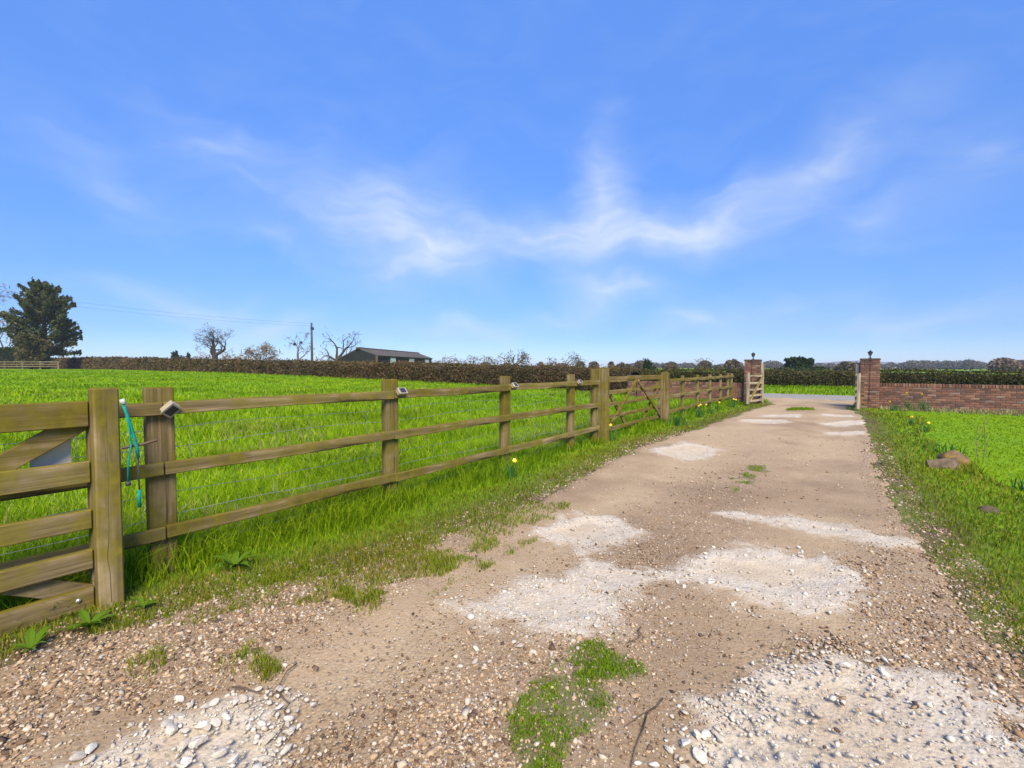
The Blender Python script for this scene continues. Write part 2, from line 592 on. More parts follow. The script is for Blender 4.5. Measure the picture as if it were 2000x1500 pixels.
M['wood_post'] = wood('weathered_post_timber', 2, 0.9)
M['wood_rail'] = wood('weathered_rail_timber', 1, 0.85)
M['wood_brace'] = wood('weathered_brace_timber', 0, 0.55)
M['wood_pale'] = wood('silvered_gate_timber', 2, 0.12, 1.0, (0.34, 0.29, 0.215))
M['wood_pale_bar'] = wood('silvered_gate_bar_timber', 1, 0.12, 1.0, (0.33, 0.28, 0.205))
M['wood_far'] = wood('pale_far_fence_timber', 2, 0.3, 1.0, (0.20, 0.165, 0.11))
M['pole_wood'] = plain('creosoted_pole', (0.085, 0.070, 0.058), 0.85, 0.1, 0, 0.3, 4)
M['wire'] = plain('galvanised_wire', (0.36, 0.37, 0.36), 0.5, 0.5, 0.6, 0.1)
M['cable'] = plain('black_cable', (0.04, 0.04, 0.045), 0.6, 0.3)
M['bolt'] = plain('galvanised_bolt', (0.50, 0.50, 0.48), 0.45, 0.5, 0.7, 0.1)
M['black_metal'] = plain('black_painted_metal', (0.022, 0.024, 0.026), 0.45, 0.4, 0.2)
M['lamp_glass'] = plain('smoky_lamp_glass', (0.14, 0.15, 0.15), 0.15, 0.6)
M['lamp_body'] = plain('aged_plastic_lamp_body', (0.34, 0.28, 0.18), 0.5, 0.4, 0, 0.15)
M['lamp_rim'] = plain('pale_lamp_rim', (0.32, 0.285, 0.21), 0.5, 0.4, 0, 0.12)
M['solar'] = plain('solar_cell', (0.035, 0.032, 0.04), 0.2, 0.6)
M['rope_teal'] = plain('teal_rope', (0.006, 0.235, 0.185), 0.8, 0.2, 0, 0.35, 60)
M['rope_pale'] = plain('frayed_rope_end', (0.45, 0.45, 0.42), 0.8, 0.2, 0, 0.3, 60)
M['board'] = plain('grey_white_board', (0.54, 0.48, 0.39), 0.6, 0.3, 0, 0.12)
M['twig'] = plain('dead_twig', (0.115, 0.080, 0.052), 0.85, 0.15, 0, 0.3)
M['bark'] = plain('oak_bark', (0.050, 0.040, 0.030), 0.9, 0.1, 0, 0.35, 2.5)
M['bark_grey'] = plain('grey_bark', (0.135, 0.115, 0.098), 0.9, 0.1, 0, 0.35, 2.5)
M['moss_bark'] = plain('ivy_clad_bark', (0.075, 0.078, 0.035), 0.9, 0.1, 0, 0.35, 2.5)

# --- hedges and crowns
def leafm(name, cols, trans=0.2, patch=None, ps=0.35):
    return grass_mat(name, cols, patch, trans, ps)


M['hedge_core'] = plain('hedge_inner_stems', (0.040, 0.031, 0.025), 0.95, 0.05, 0, 0.4, 3)
M['hedge_brown'] = leafm('hedge_winter_twigs', [(0.050, 0.034, 0.026), (0.105, 0.074, 0.050), (0.150, 0.108, 0.072), (0.19, 0.14, 0.085)], 0.12, (0.55, 0.60, 0.50), 0.7)
M['hedge_green'] = leafm('hedge_leaves', [(0.036, 0.050, 0.014), (0.066, 0.088, 0.022), (0.105, 0.120, 0.034), (0.13, 0.11, 0.05)], 0.2, (0.7, 0.7, 0.6), 0.6)
M['hedge_road'] = leafm('road_hedge_leaves', [(0.034, 0.042, 0.016), (0.062, 0.070, 0.024), (0.098, 0.090, 0.040), (0.140, 0.115, 0.058)], 0.18, (0.62, 0.74, 0.55), 0.45)
M['conifer'] = leafm('conifer_needles', [(0.030, 0.048, 0.018), (0.055, 0.080, 0.026), (0.085, 0.110, 0.034), (0.15, 0.125, 0.045)], 0.2)
M['conifer_gold'] = leafm('olive_foliage', [(0.050, 0.055, 0.018), (0.095, 0.092, 0.030), (0.14, 0.115, 0.05)], 0.15)
M['brown_bush'] = leafm('russet_twigs', [(0.115, 0.080, 0.060), (0.20, 0.145, 0.11), (0.28, 0.21, 0.15)], 0.15)
M['bare_twigs'] = leafm('bare_oak_twigs', [(0.075, 0.058, 0.040), (0.125, 0.100, 0.055), (0.165, 0.135, 0.07)], 0.1)
M['scrub'] = leafm('scrub_twigs', [(0.060, 0.050, 0.040), (0.110, 0.090, 0.062), (0.155, 0.130, 0.085)], 0.12)
M['evergreen'] = leafm('evergreen_leaves', [(0.014, 0.028, 0.012), (0.026, 0.050, 0.018), (0.042, 0.070, 0.024)], 0.15)
M['wood_far_trees'] = leafm('far_woodland', [(0.060, 0.062, 0.050), (0.100, 0.090, 0.070), (0.135, 0.118, 0.095), (0.075, 0.092, 0.055)], 0.1)  # tones lightened so the distance haze is painted into the colour
M['hill'] = plain('far_wooded_hill', (0.115, 0.125, 0.125), 0.95, 0.05, 0, 0.35, 0.02)

# --- masonry, road, buildings
b = NB('red_brick')
r = b.objrand()
c = b.ramp(r, [(0.0, (0.080, 0.045, 0.038)), (0.16, (0.135, 0.062, 0.044)), (0.36, (0.205, 0.085, 0.054)), (0.58, (0.28, 0.118, 0.070)), (0.78, (0.34, 0.165, 0.098)), (0.92, (0.31, 0.21, 0.155)), (1.0, (0.12, 0.082, 0.072))])
n = b.noise(b.co('Object'), 26, 6, 0.65)
n2 = b.noise(b.co('Position'), 1.7, 5, 0.6)
c = b.mix(b.mr(n, 0.3, 0.75, 0, 0.55), c, (0.62, 0.55, 0.52), 'MULTIPLY')
c = b.mix(b.mr(n2, 0.56, 0.74, 0, 0.55), c, (0.085, 0.060, 0.050))
c = b.mix(0.28, c, (0.175, 0.120, 0.092))
M['brick'] = b.done(b.principled(c, 0.9, 0.12, normal=b.bump(n, 0.5, 0.006)))
M['mortar'] = plain('lime_mortar', (0.36, 0.30, 0.235), 0.95, 0.1, 0, 0.35, 8)
M['cap'] = plain('weathered_stone_cap', (0.105, 0.080, 0.062), 0.9, 0.1, 0, 0.35, 8)
b = NB('worn_asphalt')
n = b.noise(b.co('Position'), 1.5, 5, 0.6)
n2 = b.noise(b.co('Position'), 70, 4, 0.7)
c = b.ramp(n, [(0.3, (0.235, 0.220, 0.195)), (0.7, (0.33, 0.31, 0.28))])
c = b.mix(b.mr(n2, 0.3, 0.7, 0, 0.4), c, (0.15, 0.148, 0.145))
M['road'] = b.done(b.principled(c, 0.95, 0.04, normal=b.bump(n2, 0.3, 0.004)))
M['barn_wall'] = plain('dark_green_cladding', (0.011, 0.015, 0.012), 0.8, 0.3, 0, 0.25, 0.6)
M['barn_roof'] = plain('fibre_cement_roof', (0.090, 0.078, 0.066), 0.9, 0.15, 0, 0.3, 0.7)
M['barn_door'] = plain('pale_barn_door', (0.66, 0.64, 0.60), 0.6, 0.3, 0, 0.1, 1)
M['house_wall'] = plain('far_white_render', (0.66, 0.64, 0.60), 0.8, 0.2, 0, 0.05, 1)
M['house_roof'] = plain('far_pale_roof', (0.30, 0.27, 0.24), 0.9, 0.1, 0, 0.2, 1)  # paled so the glint on the distant roofs is in the colour
M['glass'] = plain('far_window_glass', (0.05, 0.06, 0.07), 0.2, 0.5)

# ------------------------------------------------------------------ terrain heights and zones
def field_z(x, y):
    t = np.maximum(0.0, -x - 5.5)
    z = 1.25 * (1 - np.exp(-t / 45.0))
    soft = sstep(0, 9, t)
    z = z * (0.35 + 0.65 * soft)
    z = z * sstep(27.0, 21.0, y) + z * 0.8 * sstep(30, 40, y)
    amp = sstep(1.0, 8, t)
    z = z + amp * 0.10 * (fbm(x * 0.16, y * 0.16, 3, 3) - 0.5)
    bank = 0.24 * sstep(28.3, 31.5, y) * sstep(60, 40, y)
    return z + bank


LE_Y = [-3, 0.3, 0.9, 1.3, 1.7, 2.2, 3.2, 4.5, 6.4, 8.7, 10.7, 16, 19.0, 20.0, 21.5, 23.6, 24.5]
LE_X = [-3.3, -3.19, -3.16, -3.15, -2.95, -2.72, -2.70, -2.66, -2.88, -2.98, -2.78, -2.6, -2.45, -2.3, -2.6, -4.4, -6.5]
RE_Y = [-3, 1.0, 2.6, 3.2, 3.8, 4.7, 5.8, 8.0, 12, 16, 18.5, 20.0, 21.5, 23.6, 24.5]
RE_X = [1.2, 1.0, 0.76, 0.68, 0.60, 0.57, 0.49, 0.40, 0.42, 0.42, 0.30, 0.02, 0.25, 2.2, 4.5]


def edge_l(y): return np.interp(y, LE_Y, LE_X)
def edge_r(y): return np.interp(y, RE_Y, RE_X)


PATCH = {
    'a': [(-2.66, 7.5), (-2.46, 8.8), (-1.75, 8.5), (-1.66, 7.9), (-1.97, 7.05)],
    'b': [(-2.20, 3.2), (-2.10, 3.95), (-1.72, 4.05), (-1.32, 3.68), (-1.61, 3.10)],
    'c': [(-0.98, 4.66), (-0.52, 5.0), (0.05, 4.98), (0.46, 4.80), (0.36, 4.62), (-0.16, 4.56), (-0.6, 4.6)],
    'd': [(-0.95, 3.05), (-0.82, 3.6), (-0.54, 4.05), (-0.1, 4.05), (0.20, 3.62), (0.0, 3.2), (-0.35, 3.0)],
    'e': [(-1.84, 1.92), (-1.66, 2.55), (-1.35, 2.72), (-0.93, 2.42), (-1.05, 2.1), (-1.26, 1.95)],
    'f': [(-1.55, 2.72), (-1.5, 2.98), (-1.1, 3.0), (-0.98, 2.7), (-1.1, 2.45)],
    'g': [(-0.44, 1.55), (-0.44, 2.0), (-0.25, 2.45), (-0.02, 2.75), (0.45, 2.80), (0.66, 2.45), (0.62, 1.6), (0.2, 0.9), (-0.3, 1.1)],
    'h': [(-2.15, 0.35), (-2.18, 0.66), (-1.90, 0.93), (-1.66, 0.86), (-1.58, 0.5), (-1.85, 0.1)],
    'i': [(-2.25, 13.0), (-2.2, 13.9), (-1.35, 14.2), (-1.15, 13.5), (-1.5, 13.0)],
    'j': [(-2.05, 14.9), (-1.9, 15.5), (-1.2, 15.8), (-1.2, 15.2)],
    'k': [(-0.65, 13.3), (-0.55, 14.0), (0.35, 15.2), (0.50, 14.4), (0.0, 13.6)],
    'l': [(-0.75, 15.9), (-0.6, 16.6), (0.2, 17.0), (0.1, 16.2)],
    'm': [(-0.35, 11.6), (-0.30, 12.1), (0.35, 12.7), (0.38, 12.1)],
}
MOSS = [[(-1.08, 1.47), (-1.08, 1.98), (-0.96, 2.08), (-0.78, 2.05), (-0.72, 1.62), (-0.82, 1.30), (-1.0, 1.25)],
        [(-1.02, 5.6), (-1.08, 7.0), (-0.95, 7.3), (-0.84, 6.0)],
        [(-1.5, 17.4), (-1.52, 18.3), (-1.2, 18.9), (-0.85, 18.6), (-0.9, 17.7)]]


def white_mask(x, y, soft=0.09, noisy=0.16):
    nz = (fbm(x * 4.5, y * 4.5, 11, 4) - 0.5) * 2 * noisy + (fbm(x * 1.3, y * 1.3, 13, 3) - 0.5) * 0.5 * sstep(5, 12, y) + (fbm(x * 17, y * 17, 15, 3) - 0.5) * 0.22
    m = np.zeros_like(x); inner = np.zeros_like(x)
    for k, p in PATCH.items():
        s = poly_sd(x, y, p) + nz
        m = np.maximum(m, sstep(-soft, soft, s))
        inner = np.maximum(inner, sstep(0.10, 0.24, s))
    return m, inner


def moss_mask(x, y):
    nz = (fbm(x * 6, y * 6, 23, 4) - 0.5) * 0.55 - 0.03
    m = np.zeros_like(x)
    for p in MOSS:
        m = np.maximum(m, sstep(-0.04, 0.05, poly_sd(x, y, p) + nz))
    return m


def gravel_mask(x, y):
    """1 where loose shingle lies, 0 on compacted wheel tracks"""
    left = sstep(-2.05, -2.45, x + (fbm(x * 2.2, y * 2.2, 31) - 0.5) * 0.7) * sstep(3.5, 1.5, y)
    rim = sstep(0.22, 0.05, x - edge_l(y)) * 0.9
    right = sstep(-0.25, 0.2, x + (fbm(x * 2, y * 2, 37) - 0.5) * 0.6) * sstep(6.5, 3.5, y)
    rr = sstep(0.35, 0.1, edge_r(y) - x) * 0.8
    mid = np.exp(-((x + 1.15) / 0.45) ** 2) * 0.55 * sstep(10, 4, y)
    g = np.maximum.reduce([left, rim, right, rr, mid])
    return np.clip(g * (0.55 + 0.9 * fbm(x * 3.1, y * 3.1, 41)), 0, 1)


# one ground sheet, fine near the camera, reaching the horizon
def graded(lo, hi, fine_lo, fine_hi, step, grow=1.18):
    a = list(np.arange(fine_lo, fine_hi + 1e-6, step))
    s = step; x = fine_hi
    while x < hi:
        s *= grow; x += s; a.append(min(x, hi))
    s = step; x = fine_lo; pre = []
    while x > lo:
        s *= grow; x -= s; pre.append(max(x, lo))
    return np.array(pre[::-1] + a)


def grid(xs, ys):
    X, Y = np.meshgrid(xs, ys)
    nx, ny = len(xs), len(ys)
    i = np.arange(nx * ny).reshape(ny, nx)
    F = np.stack([i[:-1, :-1].ravel(), i[:-1, 1:].ravel(), i[1:, 1:].ravel(), i[1:, :-1].ravel()], 1)
    return X, Y, F


xs = graded(-4000, 4000, -14, 8, 0.2)
ys = graded(-3000, 4000, -4, 34, 0.2)
X, Y, F = grid(xs, ys)
Z = field_z(X, Y)
in_drive = sstep(0.1, 0.4, X - edge_l(Y)) * sstep(0.1, 0.4, edge_r(Y) - X) * sstep(24.6, 24.2, Y)
Z = Z - 0.10 * in_drive
near_road = sstep(23.2, 23.8, Y) * sstep(28.6, 28.2, Y)
Z = Z - 0.06 * near_road * sstep(120, 90, np.abs(X))
soil = np.maximum(sstep(0.55, 0.1, np.abs(X - edge_l(Y) + 0.1)), sstep(0.5, 0.1, np.abs(X - edge_r(Y) - 0.1))) * sstep(24, 20, Y) * (Y > -3)
soil = soil * (0.35 + 1.0 * fbm(X * 2.5, Y * 2.5, 5))
ground = mesh_np('ground', np.stack([X, Y, Z], -1), F, M['turf'], smooth=True, attrs={'soil': np.clip(soil, 0, 1)})
tag(ground, 'rough green turf ground of the paddock and verges', kind='structure')

# driveway sheet
xs = np.arange(-4.9, 3.2, 0.03)
ys = np.concatenate([np.arange(-1.2, 5.5, 0.026), np.arange(5.5, 12, 0.06), np.arange(12, 24.7, 0.12)])
X, Y, F = grid(xs, ys)
wm, inner = white_mask(X, Y)
mm = moss_mask(X, Y)
gm = gravel_mask(X, Y)
ewob = (fbm(X * 3.2, Y * 3.2, 51, 4) - 0.5) * 0.30
inside = np.minimum(sstep(-0.06, 0.12, X - edge_l(Y) + ewob), sstep(-0.06, 0.12, edge_r(Y) - X + ewob))
inside = np.minimum(inside, sstep(24.65, 24.4, Y))
Z = 0.014 + 0.05 * (fbm(X * 0.9, Y * 0.9, 61, 4) - 0.5) + 0.012 * (fbm(X * 9, Y * 9, 67, 3) - 0.5)
Z = Z - 0.022 * np.exp(-((X + 1.75) / 0.42) ** 2) - 0.022 * np.exp(-((X + 0.22) / 0.42) ** 2) + 0.010 * wm - 0.014 * inner
Z = Z * inside + (-0.055) * (1 - inside)
DRIVE_Z = (xs, ys, Z)
mud = np.clip(sstep(0.50, 0.72, fbm(X * 0.8, Y * 1.1, 71, 4)) * 0.8 + np.exp(-((X + 0.62) / 0.28) ** 2 - ((Y - 1.95) / 0.9) ** 2) * 0.9
              + np.exp(-((X + 1.0) / 0.35) ** 2) * sstep(12, 6, Y) * 0.35 + np.exp(-((X + 0.9) / 0.5) ** 2 - ((Y - 4.4) / 0.35) ** 2) * 0.6, 0, 1) * (1 - gm * 0.5)
drive = mesh_np('driveway', np.stack([X, Y, Z], -1), F, M['drive'], smooth=True,
                attrs={'white': wm * (0.62 + 0.6 * fbm(X * 9, Y * 9, 77)).clip(0, 1), 'tan': inner * 0.8 * sstep(0.38, 0.66, fbm(X * 2.3, Y * 2.3, 79)), 'moss': mm, 'gravel': gm, 'mud': mud, 'track': np.clip((np.exp(-((X + 1.85) / 0.42) ** 2) + np.exp(-((X + 0.10) / 0.42) ** 2) + 0.7 * sstep(5, 10, Y)) * sstep(.35, .6, fbm(X * 1.2, Y * 0.5, 83, 4) + .1), 0, 1)})
tag(drive, 'potholed pale hoggin and shingle driveway with white limestone fill', kind='structure')


def drive_z(x, y):
    xs, ys, Z = DRIVE_Z
    ix = np.clip(np.searchsorted(xs, x) - 1, 0, len(xs) - 2)
    iy = np.clip(np.searchsorted(ys, y) - 1, 0, len(ys) - 2)
    return np.maximum(Z[iy, ix], -0.002)


# country road beyond the gateway
xs = np.arange(-120, 121, 1.5); ys = np.linspace(24.0, 28.35, 8)
X, Y, F = grid(xs, ys)
lift = np.where(X < -5.5, field_z(X, Y), 0.0)
Z = 0.004 + 0.03 * (1 - ((Y - 26.15) / 2.2) ** 2) + np.maximum(lift, 0)
tag(mesh_np('country_road', np.stack([X, Y, Z], -1), F, M['road'], smooth=True), 'pale grey tarmac lane crossing beyond the gateway', kind='structure')

# ------------------------------------------------------------------ scatter generators
def polar(n, dmin, dmax, half=64):
    """points seeded evenly per unit of view angle, so density falls with distance"""
    d = np.exp(rng.uniform(math.log(dmin), math.log(dmax), n))
    a = rng.uniform(-R_(half), R_(half), n)
    fx, fy = -math.sin(YAW), math.cos(YAW)
    rx, ry = math.cos(YAW), math.sin(YAW)
    return d * (np.cos(a) * fx + np.sin(a) * rx), d * (np.cos(a) * fy + np.sin(a) * ry), d


def blades(x, y, z, h, w, lean):
    n = len(x)
    th = rng.uniform(0, 2 * PI, n); ph = rng.uniform(0, 2 * PI, n)
    sx, sy = np.cos(th) * w / 2, np.sin(th) * w / 2
    ln = lean * rng.uniform(0.15, 1.0, n)
    lx, ly = np.cos(ph) * ln * h, np.sin(ph) * ln * h
    V = np.empty((n, 5, 3), dtype=np.float32)
    V[:, 0] = np.stack([x - sx, y - sy, z - 0.01], -1)
    V[:, 1] = np.stack([x + sx, y + sy, z - 0.01], -1)
    mz = z + h * 0.58
    V[:, 2] = np.stack([x - sx * .8 + lx * .35, y - sy * .8 + ly * .35, mz], -1)
    V[:, 3] = np.stack([x + sx * .8 + lx * .35, y + sy * .8 + ly * .35, mz], -1)
    V[:, 4] = np.stack([x + lx, y + ly, z + h * np.sqrt(np.maximum(0.1, 1 - 0.55 * ln ** 2))], -1)
    base = (np.arange(n) * 5)[:, None]
    T = np.array([[0, 1, 3], [0, 3, 2], [2, 3, 4]]).reshape(1, 9)
    return V.reshape(-1, 3), (base + T).reshape(-1, 3)


def quads(P, s, aspect=1.0, up=None):
    """random leaf quads at P with size s; aspect>1 gives twigs"""
    n = len(P)
    d = rng.normal(size=(n, 3)); d /= np.linalg.norm(d, axis=1)[:, None]
    if up is not None:
        d = d + np.asarray(up) * 1.0
        d /= np.linalg.norm(d, axis=1)[:, None]
    e = rng.normal(size=(n, 3))
    e -= (e * d).sum(1)[:, None] * d
    e /= np.linalg.norm(e, axis=1)[:, None]
    s = np.broadcast_to(s, (n,))[:, None]
    L = d * s * aspect / 2; W = e * s / 2
    V = np.stack([P - L, P + W, P + L, P - W], 1) if aspect < 4 else np.stack([P - L - W, P - L + W, P + L + W * .3, P + L - W * .3], 1)
    return V.reshape(-1, 3), np.arange(n * 4).reshape(-1, 4)


# ------------------------------------------------------------------ far land
def ridge(name, d, a0, a1, prof, label, seed, depth=500):
    az = np.radians(np.linspace(a0, a1, 160))
    t = np.linspace(0, 1, 12)
    A, T = np.meshgrid(az, t)
    dist = d + depth * T
    hh = prof(np.degrees(A)) * np.sin(np.clip(T * 1.3, 0, 1) * PI / 2) + d * 0.004 * (fbm(np.degrees(A) * 1.3, T * 6, seed, 4) - 0.5)
    xx = dist * np.sin(A - YAW); yy = dist * np.cos(A - YAW)
    i = np.arange(A.size).reshape(A.shape)
    F = np.stack([i[:-1, :-1].ravel(), i[:-1, 1:].ravel(), i[1:, 1:].ravel(), i[1:, :-1].ravel()], 1)
    return tag(mesh_np(name, np.stack([xx, yy, hh - 2 * (T < 0.01)], -1), F, M['hill'], smooth=True), label, kind='structure')


ridge('hills', 1500, 12, 75, lambda a: 4 + 19 * np.exp(-((a - 36.5) / 4.0) ** 2) + 9 * np.exp(-((a - 48) / 8) ** 2), 'low wooded hills on the horizon', 3)


def woodland(name, d0, d1, a0, a1, hfun, n, size, label, mat, crowns=60, spread=1.0):
    """a far belt of trees: leaf faces gathered into many separate uneven crowns"""
    rs = np.random.default_rng(int(d0))
    ca = np.radians(rs.uniform(a0, a1, crowns)); cd_ = rs.uniform(d0, d1, crowns)
    ch = hfun(np.degrees(ca)) * rs.uniform(.35, 1.25, crowns) ** 1.1
    cr_ = ch * rs.uniform(.35, .9, crowns) * spread
    w_ = ch * cr_; i = rs.choice(crowns, n, p=w_ / w_.sum())
    u = rs.normal(size=(n, 3)); u /= np.linalg.norm(u, axis=1)[:, None]; u *= rs.uniform(.2, 1, (n, 1)) ** .45
    cx = cd_[i] * np.sin(ca[i] - YAW); cy = cd_[i] * np.cos(ca[i] - YAW)
    P = np.stack([cx + u[:, 0] * cr_[i], cy + u[:, 1] * cr_[i], ch[i] * (.52 + .5 * u[:, 2])], -1)
    P[:, 2] += field_z(P[:, 0], P[:, 1]) * .8
    V, F = quads(P, size * rng.uniform(0.6, 1.4, n), 1.8)
    return tag(mesh_np(name, V, F, mat), label, kind='stuff')


woodland('far_woodland', 440, 600, 14, 62, lambda a: 4.4 + 2.0 * np.exp(-((a - 43) / 2.5) ** 2) + 1.6 * np.exp(-((a - 32) / 4) ** 2), 45000, 0.95, 'distant brown treeline along the horizon', M['wood_far_trees'], 260, 1.3)
woodland('near_scrub_belt', 110, 150, -8, 40, lambda a: 2.05 + 0.7 * np.exp(-((a - 22) / 5) ** 2), 22000, 0.34, 'low bare scrub belt beyond the lane hedge', M['scrub'], 70, .9)
woodland('brown_copse', 150, 190, 46.8, 58, lambda a: 2.9 + 0 * a, 9000, 0.40, 'russet copse at the right edge beyond the hedge', M['brown_bush'], 9, 1.3)


def at(px, Zd):
    """ground point at view-depth Zd under photograph column px"""
    Xc = (px - 1000) / 900 * Zd
    return (math.cos(YAW) * Xc - math.sin(YAW) * Zd, math.sin(YAW) * Xc + math.cos(YAW) * Zd)


def gz(x, y):
    return float(field_z(np.array([float(x)]), np.array([float(y)]))[0])


# far farm houses on the rise beyond the wall
def farmhouse(px, Zd, w, z0, label, hh=4.5, rz=0.3):
    x, y = at(px, Zd)
    o = empty('farmhouse', (x, y, z0), label, 'house', 'far white farm buildings', -YAW * 0 + rz)
    mb = MB(); mb.box((-w / 2, -3.5, -3), (w / 2, 3.5, hh)); mb.build('wall', M['house_wall'], o)
    mb = MB()
    for sgn in (-1, 1):
        mb.bar((-w / 2 - .3, sgn * 2.0, hh + .55), (w / 2 + .3, sgn * 2.0, hh + .55), 4.3, 0.2, 0.0, up=(0, -sgn * 3.9, 1.15))
    mb.build('roof', M['house_roof'], o)
    for k in range(3):
        mb = MB(); cx = (-w / 2) + w * (k + 0.5) / 3
        mb.box((cx - .6, -3.58, hh * .45), (cx + .6, -3.45, hh * .8)); mb.build('window', M['glass'], o)


farmhouse(1742, 400, 4.5, -3.2, 'tiny white farmhouse just right of the right brick pillar', 4.2)
farmhouse(1822, 410, 7, -3.4, 'long low white farm building between the pillar and frame edge', 4.0)
farmhouse(1870, 420, 6, -1.4, 'white house highest on the far slope', 4.4)
farmhouse(1887, 425, 4.5, -1.6, 'small white house at the right end of the far cluster', 4.4)
farmhouse(1660, 420, 9, -2.8, 'pale farm building seen between the two brick pillars', 4.4)

# ------------------------------------------------------------------ hedges
def hedge(name, label, x0, x1, yc, thick, hfun, leaf, leaf2, n, ratio=0.35):
    root = empty(name, ((x0 + x1) / 2 if abs(x1 - x0) < 60 else x0, yc, 0), label, 'hedge')
    ox = root.location.x
    # inner mass of stems
    L = abs(x1 - x0)
    nx = int(L / 0.5)
    sx = np.linspace(x0, x1, nx)
    prof = np.array([(-.42, 0.0), (-.46, .35), (-.45, .75), (-.36, .93), (0, .97), (.36, .93), (.45, .75), (.46, .35), (.42, 0.0)])
    A, B = np.meshgrid(np.arange(len(prof)), np.arange(nx))
    xx = sx[B]
    h = hfun(xx)
    yy = yc + prof[A, 0] * thick * (0.9 + 0.25 * (vnoise(xx * 0.9, A * 1.7, 5) - 0.5)) * 0.92
    g0 = field_z(xx, yy)
    zz = g0 - 0.1 + prof[A, 1] * (h * 0.93 + 0.1) + 0.10 * (vnoise(xx * 1.2, A * 1.1, 8) - 0.5) * (prof[A, 1] > .5)
    i = np.arange(A.size).reshape(A.shape)
    F = np.stack([i[:-1, :-1].ravel(), i[:-1, 1:].ravel(), i[1:, 1:].ravel(), i[1:, :-1].ravel()], 1)
    mesh_np('stems', np.stack([xx - ox, yy - yc, zz], -1), F, M['hedge_core'], root)
    # surface twigs and leaves, denser where nearer to the viewpoint
    k = 4
    xs_ = rng.uniform(min(x0, x1), max(x0, x1), n * k)
    dist = np.hypot(xs_, yc)
    wgt = 1 / dist ** 1.6
    keep = rng.choice(n * k, n, replace=False, p=wgt / wgt.sum())
    x = xs_[keep]; dist = dist[keep]
    u = rng.uniform(0, 1, n)
    h = hfun(x) * (1 + 0.16 * (fbm(x * 0.9, x * 0, 15, 4) - 0.5))
    # 60% front face, 30% top, 10% back
    sel = rng.uniform(0, 1, n)
    yy = np.where(sel < .58, -.5 + rng.normal(0, .05, n), np.where(sel < .9, rng.uniform(-.5, .5, n), .5 + rng.normal(0, .04, n)))
    zz = np.where((sel >= .58) & (sel < .9), 1 + rng.normal(0, .022, n) + (rng.uniform(0, 1, n) < .10) * rng.uniform(0, .16, n), u)
    bulge = 1 - 0.20 * np.maximum(0, zz - 0.8) / 0.2 * (np.abs(yy) > .4)
    y = yc + yy * thick * bulge * (0.9 + 0.3 * (fbm(x * 0.8, zz * 2.0, 19, 3) - 0.5))
    z = field_z(x, y) + zz * h
    P = np.stack([x - ox, y - yc, z], -1)
    s = np.maximum(0.030, 0.0017 * dist)
    pick = rng.uniform(0, 1, n) < ratio
    V, F = quads(P[~pick], s[~pick] * rng.uniform(.5, 1.1, (~pick).sum()), 3.0)
    tag(mesh_np('twigs', V, F, leaf, root), kind='stuff')
    V, F = quads(P[pick], s[pick] * 1.2 * rng.uniform(.6, 1.3, pick.sum()), 1.5)
    tag(mesh_np('leaves', V, F, leaf2, root), kind='stuff')
    return root


hedge('field_hedge', 'long trimmed brown hedge along the top of the paddock', -8.6, -150, 22.3, 1.7,
      lambda x: 1.26 + 0.75 * sstep(-25, -130, x), M['hedge_brown'], M['hedge_green'], 120000, 0.28)
hedge('lane_hedge', 'trimmed dark hedge on the far side of the lane behind the gateway', -42, 48, 33.2, 1.9,
      lambda x: 0.96 - 0.12 * sstep(3, 16, x) + 0.02 * np.sin(x * 0.7), M['hedge_road'], M['hedge_green'], 90000, 0.42)

# dark clipped evergreen hedge by the big conifer
hx, hy = at(-10, 90)
hx2, hy2 = at(70, 90)
root = empty('clipped_hedge', (hx, hy, gz(hx, hy)), 'dark clipped evergreen hedge beside the big conifer', 'hedge')
dd = Vector((hx2 - hx, hy2 - hy, 0)); Ld = dd.length; dd.normalize(); nn = Vector((-dd.y, dd.x, 0))
n = 5000
t = rng.uniform(-3, Ld, n); q = rng.uniform(-1, 1, n); zz = rng.uniform(0.2, 3.9, n)
f_ = rng.integers(0, 2, n)
q = np.where(f_ == 0, np.sign(q) * 1.0, q); zz = np.where(f_ == 1, 3.9 + rng.normal(0, .08, n), zz)
P = np.stack([t * dd.x + q * nn.x, t * dd.y + q * nn.y, zz], -1)
V, F = quads(P, 0.28, 1.3)
tag(mesh_np('leaves', V, F, M['evergreen'], root), kind='stuff')
mb = MB(); mb.bar((-3 * dd.x, -3 * dd.y, 1.9), (Ld * dd.x, Ld * dd.y, 1.9), 3.8, 1.8, 0.15); mb.build('stems', M['hedge_core'], root)

# ------------------------------------------------------------------ trees
def tubes_np(polys, sides=5):
    Vs, Fs, off = [], [], 0
    ang = np.arange(sides) * 2 * PI / sides
    for pts, rad in polys:
        pts = np.asarray(pts, float); rad = np.asarray(rad, float)
        k = len(pts)
        d = np.gradient(pts, axis=0)
        d /= np.linalg.norm(d, axis=1)[:, None] + 1e-9
        a = np.where(np.abs(d[:, 2:3]) < .9, np.array([[0, 0, 1.]]), np.array([[1., 0, 0]]))
        s = np.cross(d, a); s /= np.linalg.norm(s, axis=1)[:, None] + 1e-9
        u = np.cross(s, d)
        ring = pts[:, None] + (s[:, None] * np.cos(ang)[None, :, None] + u[:, None] * np.sin(ang)[None, :, None]) * rad[:, None, None]
        Vs.append(ring.reshape(-1, 3))
        i = np.arange(k * sides).reshape(k, sides) + off
        j = np.roll(i, -1, axis=1)
        Fs.append(np.stack([i[:-1].ravel(), j[:-1].ravel(), j[1:].ravel(), i[1:].ravel()], 1))
        off += k * sides
    return np.concatenate(Vs), np.concatenate(Fs)


